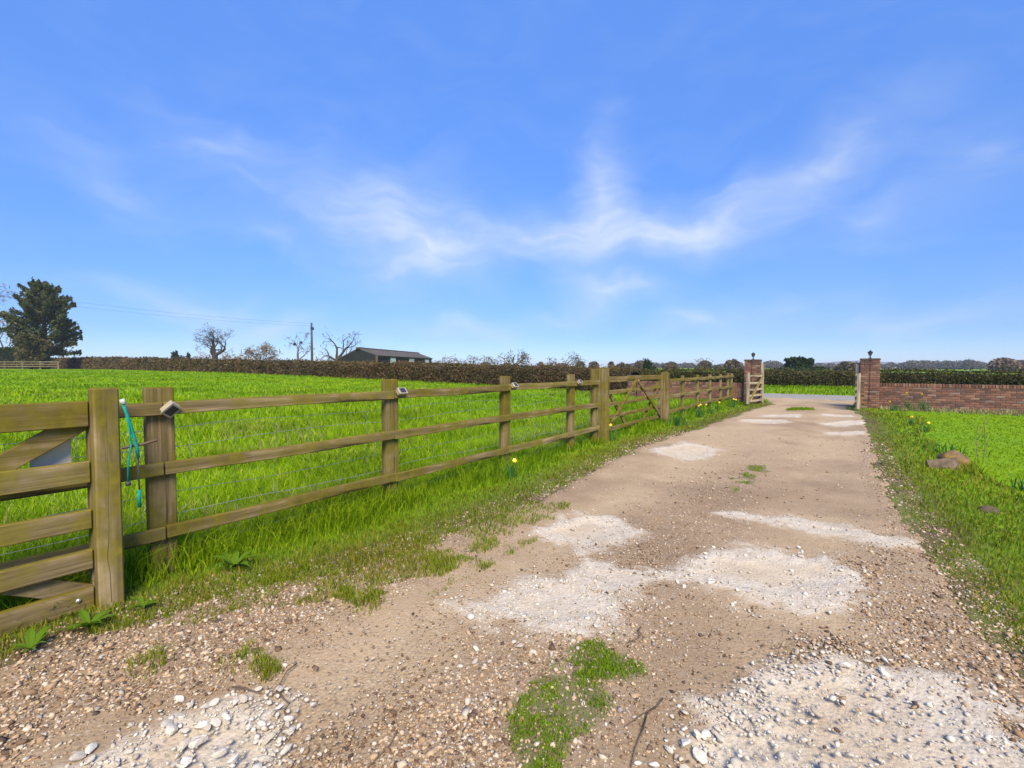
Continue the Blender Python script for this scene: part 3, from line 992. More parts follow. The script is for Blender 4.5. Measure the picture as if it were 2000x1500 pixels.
def grow(polys, tips, p, d, L, r, depth, jit, up, rs, kids=3, minr=0.02):
    k = 4
    pts, rad = [p.copy()], [r]
    for i in range(k):
        d = d + rs.normal(0, jit, 3) + np.array([0, 0, up])
        d /= np.linalg.norm(d)
        p = p + d * L / k
        pts.append(p.copy()); rad.append(max(minr * .6, r * (1 - 0.45 * (i + 1) / k)))
    polys.append((pts, rad, depth))
    if depth == 0 or rad[-1] < minr:
        tips.append((p.copy(), d.copy()))
        return
    for j in range(kids):
        q = pts[-1] if j < 2 else pts[rs.integers(2, k)]
        axis = rs.normal(0, 1, 3); axis -= axis.dot(d) * d; axis /= np.linalg.norm(axis) + 1e-9
        an = rs.uniform(0.3, 0.95)
        nd = d * math.cos(an) + axis * math.sin(an)
        grow(polys, tips, np.array(q), nd, L * rs.uniform(.58, .85), rad[-1] * rs.uniform(.6, .85), depth - 1, jit, up, rs, kids, minr)


def bare_tree(name, label, cat, px, Zd, trunk_h, trunk_r, limbs, depth, jit, seed, bark, twigmat, twig=0.3, ntw=6, kids=3, up=0.02, z0=None, minr=0.03, group=None, nests=()):
    x, y = at(px, Zd)
    z = gz(x, y) if z0 is None else z0
    root = empty(name, (x, y, z), label, cat, group)
    rs = np.random.default_rng(seed)
    rt = np.array([math.cos(YAW), math.sin(YAW), 0]); fw = np.array([-math.sin(YAW), math.cos(YAW), 0])
    polys, tips = [], []
    lean = rs.normal(0, .06, 2)
    top = np.array([lean[0] * trunk_h, lean[1] * trunk_h, trunk_h])
    tr = [([np.array([0, 0, -.3]), top * .15, top * .5, top], [trunk_r * 1.5, trunk_r * 1.15, trunk_r, trunk_r * .92])]
    for (lx, ly, lz, L, r) in limbs:      # right, away, up in view axes
        d = rt * lx + fw * ly + np.array([0, 0, lz]); d = d / np.linalg.norm(d)
        grow(polys, tips, top * rs.uniform(.82, 1.0), d, L, r, depth, jit, up, rs, kids, minr)
    V, F = tubes_np(tr, 9)
    mesh_np('trunk', V, F, bark, root, smooth=True)
    V, F = tubes_np([(a, b_) for a, b_, _ in polys], 5)
    mesh_np('crown', V, F, bark, root, smooth=True)
    # fine twig sprays at the branch ends
    tp = np.array([t_[0] for t_ in tips]); td = np.array([t_[1] for t_ in tips])
    if len(tp) and ntw:
        idx = rng.integers(0, len(tp), len(tp) * ntw)
        P = tp[idx] + rng.normal(0, twig * .55, (len(idx), 3)) + td[idx] * twig * .3
        V, F = quads(P, twig * rng.uniform(.10, .22, len(idx)), 6.0)
        tag(mesh_np('twigs', V, F, twigmat, root), kind='stuff')
    for (nx_, nz_, nr) in nests:
        P = np.array([nx_ * rt[0], nx_ * rt[1], nz_])[None] + rng.normal(0, nr * .5, (160, 3))
        V, F = quads(P, .14, 2.5); mesh_np('nest', V, F, M['bark'], root)
    return root


bare_tree('oak_tree', 'gnarled bare oak with thick forked limbs above the paddock hedge', 'tree', 422, 80, 3.0, 0.50,
          [(-.80, .1, .85, 2.3, .34), (.12, -.2, 1.0, 2.2, .36), (1.0, .2, .55, 2.1, .34), (-.30, .3, 1.0, 1.7, .26)], 4, .2, 14, M['bark'], M['bare_twigs'], .42, 8, 3, .015, minr=.02)
bare_tree('oak_tree', 'wide bare tree leaning beside the left end of the barn', 'tree', 658, 88, 2.2, 0.42,
          [(-.75, .1, .62, 2.6, .26), (.55, 0, .85, 2.9, .30), (-.2, .3, 1, 2.7, .28), (.95, .2, .45, 2.7, .24)], 4, .17, 23, M['bark'], M['scrub'], .6, 5, 3, .015)
bare_tree('bare_tree', 'slender bare tree with dark nests left of the utility pole', 'tree', 583, 85, 1.8, 0.22,
          [(-.35, .1, 1, 2.2, .14), (.35, 0, 1, 2.4, .15), (0, .3, 1, 2.3, .13)], 3, .17, 31, M['bark_grey'], M['scrub'], .6, 6, 3, .03, nests=((-.6, 4.7, .17), (.55, 5.0, .16)))
bare_tree('bushy_tree', 'low rounded russet bushy tree between the oak and the utility pole', 'tree', 512, 95, 1.0, 0.25,
          [(-.8, .1, .7, 1.9, .14), (.8, 0, .7, 1.9, .14), (-.3, .3, 1, 2.0, .13), (.35, -.3, 1, 2.0, .13), (0, .4, .9, 1.9, .12)], 3, .2, 37, M['bark'], M['brown_bush'], .95, 20, 3, .02)
bare_tree('bare_tree', 'ivy clad bare tree behind the hedge above the middle fence post', 'tree', 1006, 62, 1.0, 0.22,
          [(-.8, .1, .6, 1.0, .12), (.75, 0, .6, 1.05, .12), (-.25, .3, .8, .9, .12), (.3, -.3, .8, .9, .12)], 3, .2, 41, M['moss_bark'], M['scrub'], .6, 16, 3, .02)
for i, (px, Zd, hh, lab) in enumerate([(872, 70, .75, 'small bare thorn tree just right of the barn'), (899, 71, .95, 'second small thorn tree right of the barn'),
                                       (922, 70, .9, 'third small thorn tree right of the barn'), (948, 69, .85, 'fourth small thorn tree right of the barn'),
                                       (968, 68, .7, 'last small thorn tree before the ivy clad tree'), (1076, 62, .7, 'lone spindly thorn behind the hedge left of the timber gate'),
                                       (1104, 62, 1.15, 'upright thorn tree poking above hedge near the twin gate posts'), (1130, 62, .75, 'low thorn tree just above the twin gate posts'),
                                       (1372, 75, 1.0, 'spindly bare tree above the short fence near left pillar')]):
    bare_tree('thorn_tree', lab, 'tree', px, Zd, .9, 0.12, [(-.5, .1, 1, .92 * hh, .07), (.5, 0, 1, .92 * hh, .07), (0, .3, 1, 1.0 * hh, .07)], 3, .22, 50 + i,
              M['moss_bark'], M['scrub'], .45, 9, 3, .02, group='small thorn trees beyond the hedge')
for i, px in enumerate((395, 455)):
    bare_tree('bushy_tree', ['faint russet bush left of the gnarled oak trunk', 'faint russet bush right of the gnarled oak trunk'][i], 'bush', px, 120, .8, .2,
              [(-.8, .1, .7, 1.5, .1), (.8, 0, .7, 1.5, .1), (0, .3, 1, 1.6, .1)], 3, .2, 70 + i, M['bark_grey'], M['brown_bush'], 1.0, 16, 3, .02)
# leafless tree whose outer branches reach in at the left edge
bare_tree('bare_tree', 'tall pale bare tree reaching in at the left edge of the picture', 'tree', -75, 84, 5, .45,
          [(.45, 0, 1, 6.0, .26), (-.3, .2, 1, 6.5, .28), (.2, -.4, 1, 6.5, .26), (.9, .2, .75, 5.0, .2)], 4, .15, 81, M['bark_grey'], M['brown_bush'], .9, 6, 3, .02)
bare_tree('bushy_tree', 'russet leafless bush behind the big conifer at the left edge', 'bush', 8, 92, 1.5, .3,
          [(-.5, .1, 1, 4.0, .2), (.5, 0, 1, 3.6, .2), (0, .3, 1, 4.4, .2), (.15, -.4, .9, 3.4, .18)], 4, .17, 83, M['bark_grey'], M['brown_bush'], 1.1, 9, 3, .02)


def leafy(name, label, cat, px, Zd, blobs, mat, leaf, n, trunk_h, trunk_r, seed, aspect=1.6, z0=None):
    """evergreen built of many small leaf faces gathered in clumps; blobs: (right, up, rx, rz)"""
    x, y = at(px, Zd)
    z = gz(x, y) if z0 is None else z0
    root = empty(name, (x, y, z), label, cat)
    rs = np.random.default_rng(seed)
    rt = np.array([math.cos(YAW), math.sin(YAW), 0]); fw = np.array([-math.sin(YAW), math.cos(YAW), 0])
    mb = MB(); mb.tube([(0, 0, -.3), (0, 0, trunk_h * .5), (0, 0, trunk_h)], [trunk_r * 1.3, trunk_r, trunk_r * .5], 8); mb.build('trunk', M['bark'], root, True)
    Ps = []
    tot = sum(b_[2] * b_[3] for b_ in blobs)
    for (cx, cz, rx, rz_) in blobs:
        m = int(n * rx * rz_ / tot)
        nc = max(6, int(m / 70))
        u = rs.normal(size=(nc, 3)); u /= np.linalg.norm(u, axis=1)[:, None]
        u *= rs.uniform(.35, 1.0, (nc, 1)) ** .5
        cc = rs.integers(0, nc, m)
        loc = u[cc] * np.array([rx, rx, rz_]) + rs.normal(0, .17, (m, 3)) * np.array([rx, rx, rz_])
        Ps.append(rt[None] * (loc[:, :1] + cx) + fw[None] * loc[:, 1:2] + np.array([0, 0, 1.])[None] * (loc[:, 2:3] + cz))
    P = np.concatenate(Ps)
    V, F = quads(P, leaf * rs.uniform(.6, 1.4, len(P)), aspect)
    mesh_np('crown', V, F, mat, root)
    return root


leafy('evergreen_tree', 'dark rounded evergreen on the skyline left of the oak', 'tree', 350, 110, [(-.3, 2.4, 1.0, 1.7), (.0, 1.2, 1.6, 1.2)], M['evergreen'], .30, 2600, 3, .2, 5)
leafy('evergreen_tree', 'small pointed evergreen beside the rounded skyline evergreen', 'tree', 366, 112, [(0, 1.6, .7, 1.9), (.3, .8, 1.0, .9)], M['evergreen'], .28, 1500, 3, .15, 6)
leafy('evergreen_tree', 'small dark evergreen above the hedge by the timber gate', 'tree', 1265, 62, [(0, 1.5, .5, 1.2), (.1, .9, .7, .8)], M['evergreen'], .18, 1700, 2.4, .1, 7)
leafy('pine_tree', 'dark spreading pine behind the lane hedge right of left pillar', 'tree', 1562, 62, [(-1.3, 2.2, .7, .55), (-.5, 1.6, 1.2, 1.0), (.6, 1.7, 1.2, .9), (1.5, 2.2, .6, .5), (.1, 2.4, .5, .5), (0, .8, 2.6, .8), (2.6, .9, 1.4, .6), (-2.3, .9, 1.0, .6)], M['evergreen'], .20, 9000, 2.6, .18, 8)

# big conifer at the left: whorls of drooping branches carrying needle sprays
cx_, cy_ = at(90, 80)
root = empty('conifer_tree', (cx_, cy_, gz(cx_, cy_)), 'big dark broad conifer standing at the left of the paddock', 'tree')
rs = np.random.default_rng(19)
H = 14.9
mb = MB(); mb.tube([(0, 0, -.4), (0, 0, 4), (.1, 0, 9), (-.2, .1, H - .5)], [.55, .42, .26, .06], 9); mb.build('trunk', M['bark'], root, True)
polys, Ps, Pg = [], [], []
for k in range(120):
    t = (k + rs.uniform(0, 1)) / 120
    z = 1.6 + (H - 2.0) * t
    R = 6.6 * (1 - t) ** 0.72 * min(1, .60 + t * 2.4) * rs.uniform(.50, 1.12) + .5
    a = k * 2.399 + rs.uniform(-.4, .4)
    rise = rs.uniform(.30, .80) + .45 * t
    pts = []
    for s in np.linspace(0, 1, 6):
        pts.append((math.cos(a) * R * s, math.sin(a) * R * s, z + rise * R * s - .16 * R * s * s + rs.normal(0, .06)))
    polys.append((pts, np.linspace(.11 * (1 - t * .6), .02, 6)))
    pts = np.array(pts)
    m = int(30 + 50 * R)
    s = rs.uniform(.40, 1.06, m)
    base = np.stack([np.interp(s, np.linspace(0, 1, 6), pts[:, i]) for i in range(3)], -1)
    side = np.array([-math.sin(a), math.cos(a), 0])
    wdt = .60 * np.sqrt(np.maximum(.05, 1.08 - s)) * (.4 + .16 * R)
    off = side[None] * (rs.normal(0, 1, m) * wdt * .6)[:, None] + np.array([0, 0, 1.])[None] * (rs.normal(-.02, .20, m))[:, None]
    P = base + off
    (Pg if (rs.uniform() < .12 and t < .45) else Ps).append(P)
V, F = tubes_np(polys, 5)
mesh_np('branches', V, F, M['bark'], root, smooth=True)
P = np.concatenate(Ps); V, F = quads(P, .25 * rs.uniform(.5, 1.3, len(P)), 2.2); mesh_np('crown', V, F, M['conifer'], root)
P = np.concatenate(Pg); V, F = quads(P, .27 * rs.uniform(.6, 1.3, len(P)), 2.0); mesh_np('inner_foliage', V, F, M['conifer_gold'], root)
leafy('olive_shrub', 'olive green shrub growing at the foot of the big conifer', 'shrub', 62, 77, [(0, 3.0, 1.9, 2.2), (1.9, 3.6, 1.3, 1.6), (-1.6, 3.6, 1.4, 1.9), (.6, 1.2, 2.0, 1.0)], M['conifer_gold'], .24, 5200, 3, .15, 27)

# ------------------------------------------------------------------ barn
def barn():
    ax, ay = at(735, 75); bx, by = at(843, 101); lx, ly = at(660, 76.2)
    root = empty('barn', (ax, ay, 0), 'low dark green barn with grey pitched roof behind the hedge', 'barn')
    e = Vector((bx - ax, by - ay, 0)); g = Vector((lx - ax, ly - ay, 0))
    z0 = 0.6; ze = 3.35; zr = 4.45; zl = 2.75
    A = Vector((0, 0, 0)); B = e; C = e + g; D = g
    mid = g * 0.46
    up = lambda v, z: Vector((v.x, v.y, z))
    mb = MB()
    mb.poly([up(A, z0), up(B, z0), up(B, ze), up(A, ze)])
    mb.poly([up(D, z0), up(A, z0), up(A, ze), up(mid, zr), up(D, zl)])
    mb.poly([up(C, z0), up(D, z0), up(D, zl), up(C, zl)])
    mb.poly([up(B, z0), up(C, z0), up(C, zl), up(e + mid, zr), up(B, ze)])
    mb.build('wall', M['barn_wall'], root)
    en = e.normalized(); gn = g.normalized()
    def slab(p, q, r_, s):
        n = (q - p).cross(s - p).normalized()
        if n.z < 0: n = -n
        mb = MB(); bm = mb.bm
        lo = [bm.verts.new(v + n * .03) for v in (p, q, r_, s)]; hi = [bm.verts.new(v + n * .16) for v in (p, q, r_, s)]
        bm.faces.new(lo[::-1]); bm.faces.new(hi)
        for k in range(4): bm.faces.new((lo[k], lo[(k + 1) % 4], hi[(k + 1) % 4], hi[k]))
        return mb
    o = en * .4
    # corrugated sheets, bay by bay
    nb = 8
    for k in range(nb):
        f0, f1 = k / nb + .002, (k + 1) / nb - .002
        slab(up(A + e * f0 - gn * .3, ze - .10), up(A + e * f1 - gn * .3, ze - .10), up(mid + e * f1, zr), up(mid + e * f0, zr)).build('roof_sheet', M['barn_roof'], root)
        slab(up(D + e * f0 + gn * .3, zl - .12), up(D + e * f1 + gn * .3, zl - .12), up(mid + e * f1, zr + .004), up(mid + e * f0, zr + .004)).build('roof_sheet', M['barn_roof'], root)
    mb = MB(); mb.bar(up(mid - o, zr + .14), up(mid + e + o, zr + .14), .3, .5, .04); mb.build('ridge_cap', M['barn_roof'], root)
    nrm = Vector((en.y, -en.x, 0))
    if nrm.dot(Vector((-ax, -ay, 0))) < 0: nrm = -nrm
    for f0, f1 in ((.20, .28), (.52, .61), (.84, .93)):
        p = A + e * f0 + nrm * .08; q = A + e * f1 + nrm * .08
        mb = MB(); mb.bar(up(p, (z0 + ze - .25) / 2), up(q, (z0 + ze - .25) / 2), ze - .25 - z0, .08, .01); mb.build('door', M['barn_door'], root)
    mb = MB(); mb.bar(up(A + nrm * .05, ze - .18), up(B + nrm * .05, ze - .18), .16, .16, .02); mb.build('gutter', M['barn_roof'], root)
    mb = MB(); mb.bar(up(A - gn * .0 + nrm * .1, z0), up(A + nrm * .1, ze), .3, .3, .02, up=(1, 0, 0)); mb.build('corner_post', M['cap'], root)


barn()

# ------------------------------------------------------------------ utility poles and wires
def pole(px, Zd, hgt, label):
    x, y = at(px, Zd); z = gz(x, y)
    o = empty('utility_pole', (x, y, z), label, 'pole', 'wooden utility poles')
    mb = MB(); mb.tube([(0, 0, -.4), (0, 0, hgt * .5), (0, 0, hgt)], [.17, .15, .12], 10); mb.build('pole', M['pole_wood'], o, True)
    mb = MB(); mb.box((-.12, -.12, hgt - 1.0), (.12, .30, hgt - .62), .02); mb.build('bracket', M['black_metal'], o)
    for k in range(2):
        mb = MB(); mb.lathe([(.02, 0), (.06, .04), (.05, .12), (.02, .16)], (.16 * (-1) ** k, 0, hgt - .2 - .35 * k), 8); mb.build('insulator', M['cap'], o)
    return Vector((x, y, z + hgt))


pa = pole(610, 65, 7.0, 'thin wooden utility pole standing behind the paddock hedge')
xq, yq = at(-260, 52)
pb = Vector((xq, yq, gz(xq, yq) + 11.5))
for k, (dz, lab) in enumerate([(-.1, 'upper thin overhead wire running left from the pole'), (-.45, 'lower thin overhead wire running left from the pole')]):
    pts = []
    for i in range(25):
        t = i / 24
        p = pa.lerp(pb, t); p.z += dz - 4 * .9 * t * (1 - t) - k * t * .35
        pts.append(p)
    mb = MB(); mb.tube(pts, .008, 4)
    tag(mb.build('overhead_wire', M['cable']), lab, 'wire', 'overhead wires')

# ------------------------------------------------------------------ far paddock fence at the left
x0, y0 = at(-60, 74); x1, y1 = at(114, 74)
root = empty('paddock_fence', (x0, y0, 0), 'short pale post and rail fence far left below the conifer', 'fence')
n = 6
for k in range(n):
    t = k / (n - 1); x = (x1 - x0) * t; y = (y1 - y0) * t; z = gz(x0 + x, y0 + y)
    mb = MB(); mb.box((x - .08, y - .08, z - .2), (x + .08, y + .08, z + 1.32), .01); mb.build('post', M['wood_far'], root)
for hz in (.45, .82, 1.2):
    for k in range(n - 1):
        t, t2 = k / (n - 1), (k + 1) / (n - 1)
        za, zb = gz(x0 + (x1 - x0) * t, y0 + (y1 - y0) * t) + hz, gz(x0 + (x1 - x0) * t2, y0 + (y1 - y0) * t2) + hz
        mb = MB(); mb.bar(((x1 - x0) * t + .1, (y1 - y0) * t - .12, za), ((x1 - x0) * t2 + .1, (y1 - y0) * t2 - .12, zb), .12, .05, .006); mb.build('rail', M['wood_far'], root)

# ------------------------------------------------------------------ brick walls and pillars
def brick_mesh(lx, ly, lz, seed):
    rs = np.random.default_rng(seed)
    mb = MB(); mb.box((-lx / 2, -ly / 2, -lz / 2), (lx / 2, ly / 2, lz / 2), .006)
    for v in mb.bm.verts: v.co += Vector(rs.normal(0, .0022, 3))
    return mb.mesh('brick', M['brick'])


BR = [brick_mesh(.215, .205, .064, i) for i in range(4)]
HB = [brick_mesh(.1025, .205, .064, 10 + i) for i in range(2)]
SB = [brick_mesh(.065, .225, .1025, 20 + i) for i in range(3)]
PB = [brick_mesh(.2115, .102, .064, 30 + i) for i in range(4)]


def put(mesh, name, loc, parent, rz=0.0, j=.004):
    o = bpy.data.objects.new(name, mesh)
    o.location = (loc[0] + random.uniform(-j, j) * .4, loc[1] + random.uniform(-j, j), loc[2] + random.uniform(-j, j) * .3)
    o.rotation_euler = (random.uniform(-.012, .012), random.uniform(-.008, .008), rz + random.uniform(-.014, .014))
    return link(o, parent)


def wall(x0, x1, y, label, courses=10, z0=0.0):
    L = x1 - x0
    root = empty('brick_wall', (x0, y, z0), label, 'wall')
    mb = MB(); mb.box((.004, -.086, -.15), (L - .004, .086, courses * .075 + .02)); mb.build('mortar_core', M['mortar'], root)
    for c in range(courses):
        off = 0 if c % 2 else -.1125
        k = 0
        x = off
        z = .0375 + c * .075
        while x < L - .06:
            a, b_ = max(x, 0), min(x + .215, L)
            w = b_ - a
            if w > .19: put(random.choice(BR), 'brick', ((a + b_) / 2, 0, z), root)
            elif w > .08: put(random.choice(HB), 'brick', ((a + b_) / 2, 0, z), root)
            x += .225
    x = .04
    while x < L - .03:
        put(random.choice(SB), 'coping_brick', (x, 0, courses * .075 + .055), root, 0, .007)
        x += .0757
    return root


wall(.905, 5.9, 20.42, 'long low red brick wall running right from the right pillar')
wall(-7.75, -3.32, 20.42, 'low red brick wall behind the short fence left of the gateway', 9)
# pier that ends the left wall
root = empty('brick_pier', (-7.98, 20.42, 0), 'small square brick pier ending the left wall behind the timber gate', 'pier')
mb = MB(); mb.box((-.15, -.15, -.15), (.15, .15, .98)); mb.build('mortar_core', M['mortar'], root)
for c in range(13):
    for s in (-1, 1):
        if c % 2:
            put(random.choice(PB), 'brick', (-.058, s * .125, .0375 + c * .075), root); put(random.choice(PB), 'brick', (.125 * 1, s * .058, .0375 + c * .075), root, PI / 2)
        else:
            put(random.choice(PB), 'brick', (.058, s * .125, .0375 + c * .075), root); put(random.choice(PB), 'brick', (-.125, s * .058, .0375 + c * .075), root, PI / 2)
mb = MB(); mb.box((-.2, -.2, .98), (.2, .2, 1.05), .012); mb.build('cap', M['cap'], root)


def pillar(x, y, label, courses=22):
    W = .54
    root = empty('brick_pillar', (x, y, 0), label, 'pillar')
    mb = MB(); mb.box((-W / 2 + .02, -W / 2 + .02, -.2), (W / 2 - .02, W / 2 - .02, courses * .075 + .01)); mb.build('mortar_core', M['mortar'], root)
    h = W / 2
    for c in range(courses):
        z = .0375 + c * .075
        mir = -1 if c % 2 else 1
        out = .014 if c == courses - 2 else 0.0
        for s in range(4):
            a = s * PI / 2
            for k in range(2):
                lx = (-h + .106 + k * .2165) * mir
                ly = -h + .051 - out
                put(random.choice(PB), 'brick', (lx * math.cos(a) - ly * math.sin(a), lx * math.sin(a) + ly * math.cos(a), z), root, a, .003)
    H = courses * .075
    mb = MB(); mb.box((-h - .012, -h - .012, H + .006), (h + .012, h + .012, H + .07), .012); mb.build('cap', M['cap'], root)
    mb = MB(); mb.tube([(.0, -h - .012, H + .06), (.004, -h - .016, H * .6), (-.004, -h - .016, H * .3), (0, -h - .014, .25)], .007, 5); mb.build('lamp_cable', M['cable'], root)
    # lantern
    return H + .07


def lantern(x, y, z, label):
    root = empty('pillar_lamp', (x, y, z), label, 'lamp', 'lanterns on the gateway pillars')
    mb = MB(); mb.lathe([(.055, 0), (.055, .015), (.020, .03), (.016, .09), (.028, .10)], sides=10); mb.build('stem', M['black_metal'], root, False)
    mb = MB(); mb.lathe([(.035, .10), (.062, .20), (.060, .205)], sides=6); mb.build('lantern_glass', M['lamp_glass'], root)
    mb = MB()
    for k in range(6):
        a = k * PI / 3
        mb.bar((.036 * math.cos(a), .036 * math.sin(a), .10), (.064 * math.cos(a), .064 * math.sin(a), .205), .009, .009, 0, up=(math.cos(a + 1.57), math.sin(a + 1.57), 0))
    mb.build('lantern_frame', M['black_metal'], root)
    mb = MB(); mb.lathe([(.085, .205), (.080, .22), (.035, .255), (.012, .275), (.010, .295)], sides=10); mb.build('hood', M['black_metal'], root)


hp = pillar(-3.03, 20.4, 'left red brick gateway pillar with lantern on top')
lantern(-3.03, 20.4, hp, 'small black lantern on top of the left gateway pillar')
hp = pillar(.63, 20.4, 'right red brick gateway pillar beside the long low wall')
lantern(.63, 20.4, hp, 'small black lantern on top of the right gateway pillar')

# gate hanging posts and opened timber gates at the pillars
def small_gate(hx, hy, ang, width, label, z0=.06):
    """five bar gate hung at (hx,hy), opened to heading ang"""
    root = empty('entrance_gate', (hx, hy, z0), label, 'gate', 'open entrance gates', ang)
    mb = MB(); mb.box((-.045, .0, 0), (.045, .09, 1.12), .006); mb.build('stile', M['wood_pale'], root)
    mb = MB(); mb.box((-.045, width - .09, 0), (.045, width, 1.16), .006); mb.build('stile', M['wood_pale'], root)
    for z in (.10, .30, .52, .76, 1.03):
        mb = MB(); mb.box((-.018, .09, z - .042), (.018, width - .09, z + .042), .004); mb.build('bar', M['wood_pale_bar'], root)
    mb = MB(); mb.bar((-.036, .10, 1.02), (-.036, width - .1, .10), .08, .03, .004, up=(1, 0, 0)); mb.build('brace', M['wood_pale_bar'], root)


for x, lab in ((-2.69, 'pale timber hanging post against the left pillar'), (.29, 'pale timber hanging post against the right pillar')):
    mb = MB(); mb.box((-.055, -.055, -.2), (.055, .055, 1.55), .008)
    o = mb.build('gate_post', M['wood_pale']); o.location = (x, 20.32, 0); tag(o, lab, 'post', 'hanging posts at the pillars')
small_gate(-2.66, 20.22, PI - .17, 1.62, 'weathered pale gate opened back against the left pillar')
small_gate(.27, 20.22, PI + .02, 1.62, 'weathered pale gate opened inward beside the right pillar, seen edge on')

# ------------------------------------------------------------------ post and rail fence along the drive
FX = -3.75
def fence_post(root, y, h, w=.15, d=.085, x=FX, pyramid=0.0, mat=None, lean=0.0):
    mb = MB()
    mb.box((-d / 2, -w / 2, -.4), (d / 2, w / 2, h), .006)
    for v in mb.bm.verts:
        if v.co.z > h - .02 and pyramid:
            pass
        v.co.x += (v.co.z) * lean
        v.co += Vector((random.gauss(0, .0012), random.gauss(0, .0012), 0))
    if pyramid:
        a = mb.bm.verts.new((0, 0, h + pyramid))
        c = [mb.bm.verts.new((sx * (d / 2 - .004), sy * (w / 2 - .004), h + .002)) for sx, sy in ((-1, -1), (1, -1), (1, 1), (-1, 1))]
        for k in range(4): mb.bm.faces.new((c[k], c[(k + 1) % 4], a))
    o = mb.build('post', mat or M['wood_post'], root)
    o.location = (x - root.location.x, y - root.location.y, -root.location.z)
    return o


def rail(root, x, y0, y1, z0, z1, hgt, th, mat=None, name='rail', wob=.0035):
    """a sawn rail with a slightly wavy edge"""
    mb = MB(); vs = mb.bar((0, 0, 0), (0, y1 - y0, z1 - z0), hgt, th, .005)
    es = [e for e in mb.bm.edges if e.calc_length() > (y1 - y0) * .5]
    bmesh.ops.subdivide_edges(mb.bm, edges=es, cuts=7)
    s = random.uniform(0, 9)
    for v in mb.bm.verts:
        v.co.z += wob * math.sin(v.co.y * 3.1 + s) + random.gauss(0, .0007)
        v.co.x += wob * .7 * math.sin(v.co.y * 2.2 + s * 2)
    o = mb.build(name, mat or M['wood_rail'], root)
    o.location = (x - root.location.x, y0 - root.location.y, z0 - root.location.z)
    return o


root = empty('drive_fence', (FX, 3.0, 0), 'long mossy three rail timber fence along the left of the drive', 'fence')
POSTS = [-2.78, -.84, 1.106, 3.04, 4.98, 6.82, 7.72]
for i, y in enumerate(POSTS):
    fence_post(root, y, 1.275 + random.uniform(-.01, .01) + (.10 if i == 6 else 0), lean=random.uniform(-.006, .006))
for zc, hh in ((1.130, .086), (.724, .086), (.292, .085)):
    for a, b_ in zip(POSTS[:-1], POSTS[1:]):
        last = .06 if b_ == POSTS[-1] else -.004
        rail(root, FX + .066, a + .004, b_ + last, zc + random.uniform(-.006, .006), zc + random.uniform(-.006, .006), hh, .036)
# stock netting stapled to the field side
mb = MB()
for z in (.12, .24, .37, .52, .68, .86, .98):
    pts = [(-.05 + random.uniform(-.006, .006), y - 3.0, z + .012 * math.sin(y * 3 + z * 9) + random.uniform(-.005, .005)) for y in np.arange(-2.7, 7.75, .3)]
    mb.tube(pts, .0016, 4)
mb.build('netting_line_wires', M['wire'], root)
mb = MB()
for y in np.arange(-2.6, 7.7, .30):
    mb.tube([(-.05, y - 3.0, .1), (-.052, y - 3.0 + random.uniform(-.01, .01), .5), (-.05, y - 3.0, .99)], .0011, 3)
mb.build('netting_stay_wires', M['wire'], root)

# short fence from the timber gate to the left pillar
root = empty('short_fence', (FX, 12.0, 0), 'short post and rail fence between the timber gate and left pillar', 'fence')
SP = [11.62, 13.3, 14.9, 16.5, 18.1, 19.4, 20.1]
for i, y in enumerate(SP):
    if i: fence_post(root, y, 1.17 + random.uniform(-.015, .015), .11, .075, x=FX + .0)
for zc in (1.06, .66, .27):
    for a, b_ in zip(SP[:-1], SP[1:]):
        rail(root, FX + .06, a + .004 + (.09 if a == SP[0] else 0), b_ - .004, zc, zc + random.uniform(-.006, .006), .09, .034)

# twin gate posts and the braced timber gate in the fence
def gate_post(x, y, h, w, d, pyr, label, mat=None):
    mb = MB(); mb.box((-d / 2, -w / 2, -.4), (d / 2, w / 2, h), .008)
    if pyr:
        top = [v for v in mb.bm.verts if v.co.z > h - .02]
        for v in top:
            k = max(0, 1 - max(abs(v.co.x) / (d / 2), abs(v.co.y) / (w / 2)))
        a = mb.bm.verts.new((0, 0, h + pyr))
        c = [mb.bm.verts.new((sx * (d / 2 - .002), sy * (w / 2 - .002), h + .002)) for sx, sy in ((-1, -1), (1, -1), (1, 1), (-1, 1))]
        for k in range(4): mb.bm.faces.new((c[k], c[(k + 1) % 4], a))
    o = mb.build('gate_post', mat or M['wood_post']); o.location = (x, y, 0)
    return tag(o, label, 'post')


gate_post(FX + .05, 8.02, 1.385, .16, .16, .03, 'tall mossy hinge post of the braced timber gate')
gate_post(FX + .05, 11.62, 1.27, .20, .18, .035, 'thick green topped post at the far end of the timber gate')
GY0, GY1 = 8.16, 11.46
root = empty('field_gate', (FX, GY0, 0), 'braced five bar timber gate in the fence before the short section', 'gate')
Lg = GY1 - GY0
for y in (.0, Lg - .08):
    mb = MB(); mb.box((-.04, y, .12), (.04, y + .08, 1.22), .006); mb.build('stile', M['wood_post'], root)
for z, m in ((1.17, .11), (.92, .075), (.68, .075), (.44, .075), (.20, .085)):
    rail(root, FX, GY0 + .08, GY1 - .08, z, z, m, .03, None, 'bar', .002)
for (ya, za, yb, zb, xo) in ((.10, .20, 1.55, 1.12, .034), (1.65, 1.12, Lg - .10, .20, .034), (.10, 1.05, 1.1, .22, -.034), (Lg - .1, 1.05, Lg - 1.1, .22, -.034)):
    mb = MB(); mb.bar((xo, ya, za), (xo, yb, zb), .075, .03, .004, up=(0, 0, 1)); mb.build('brace', M['wood_rail'], root)

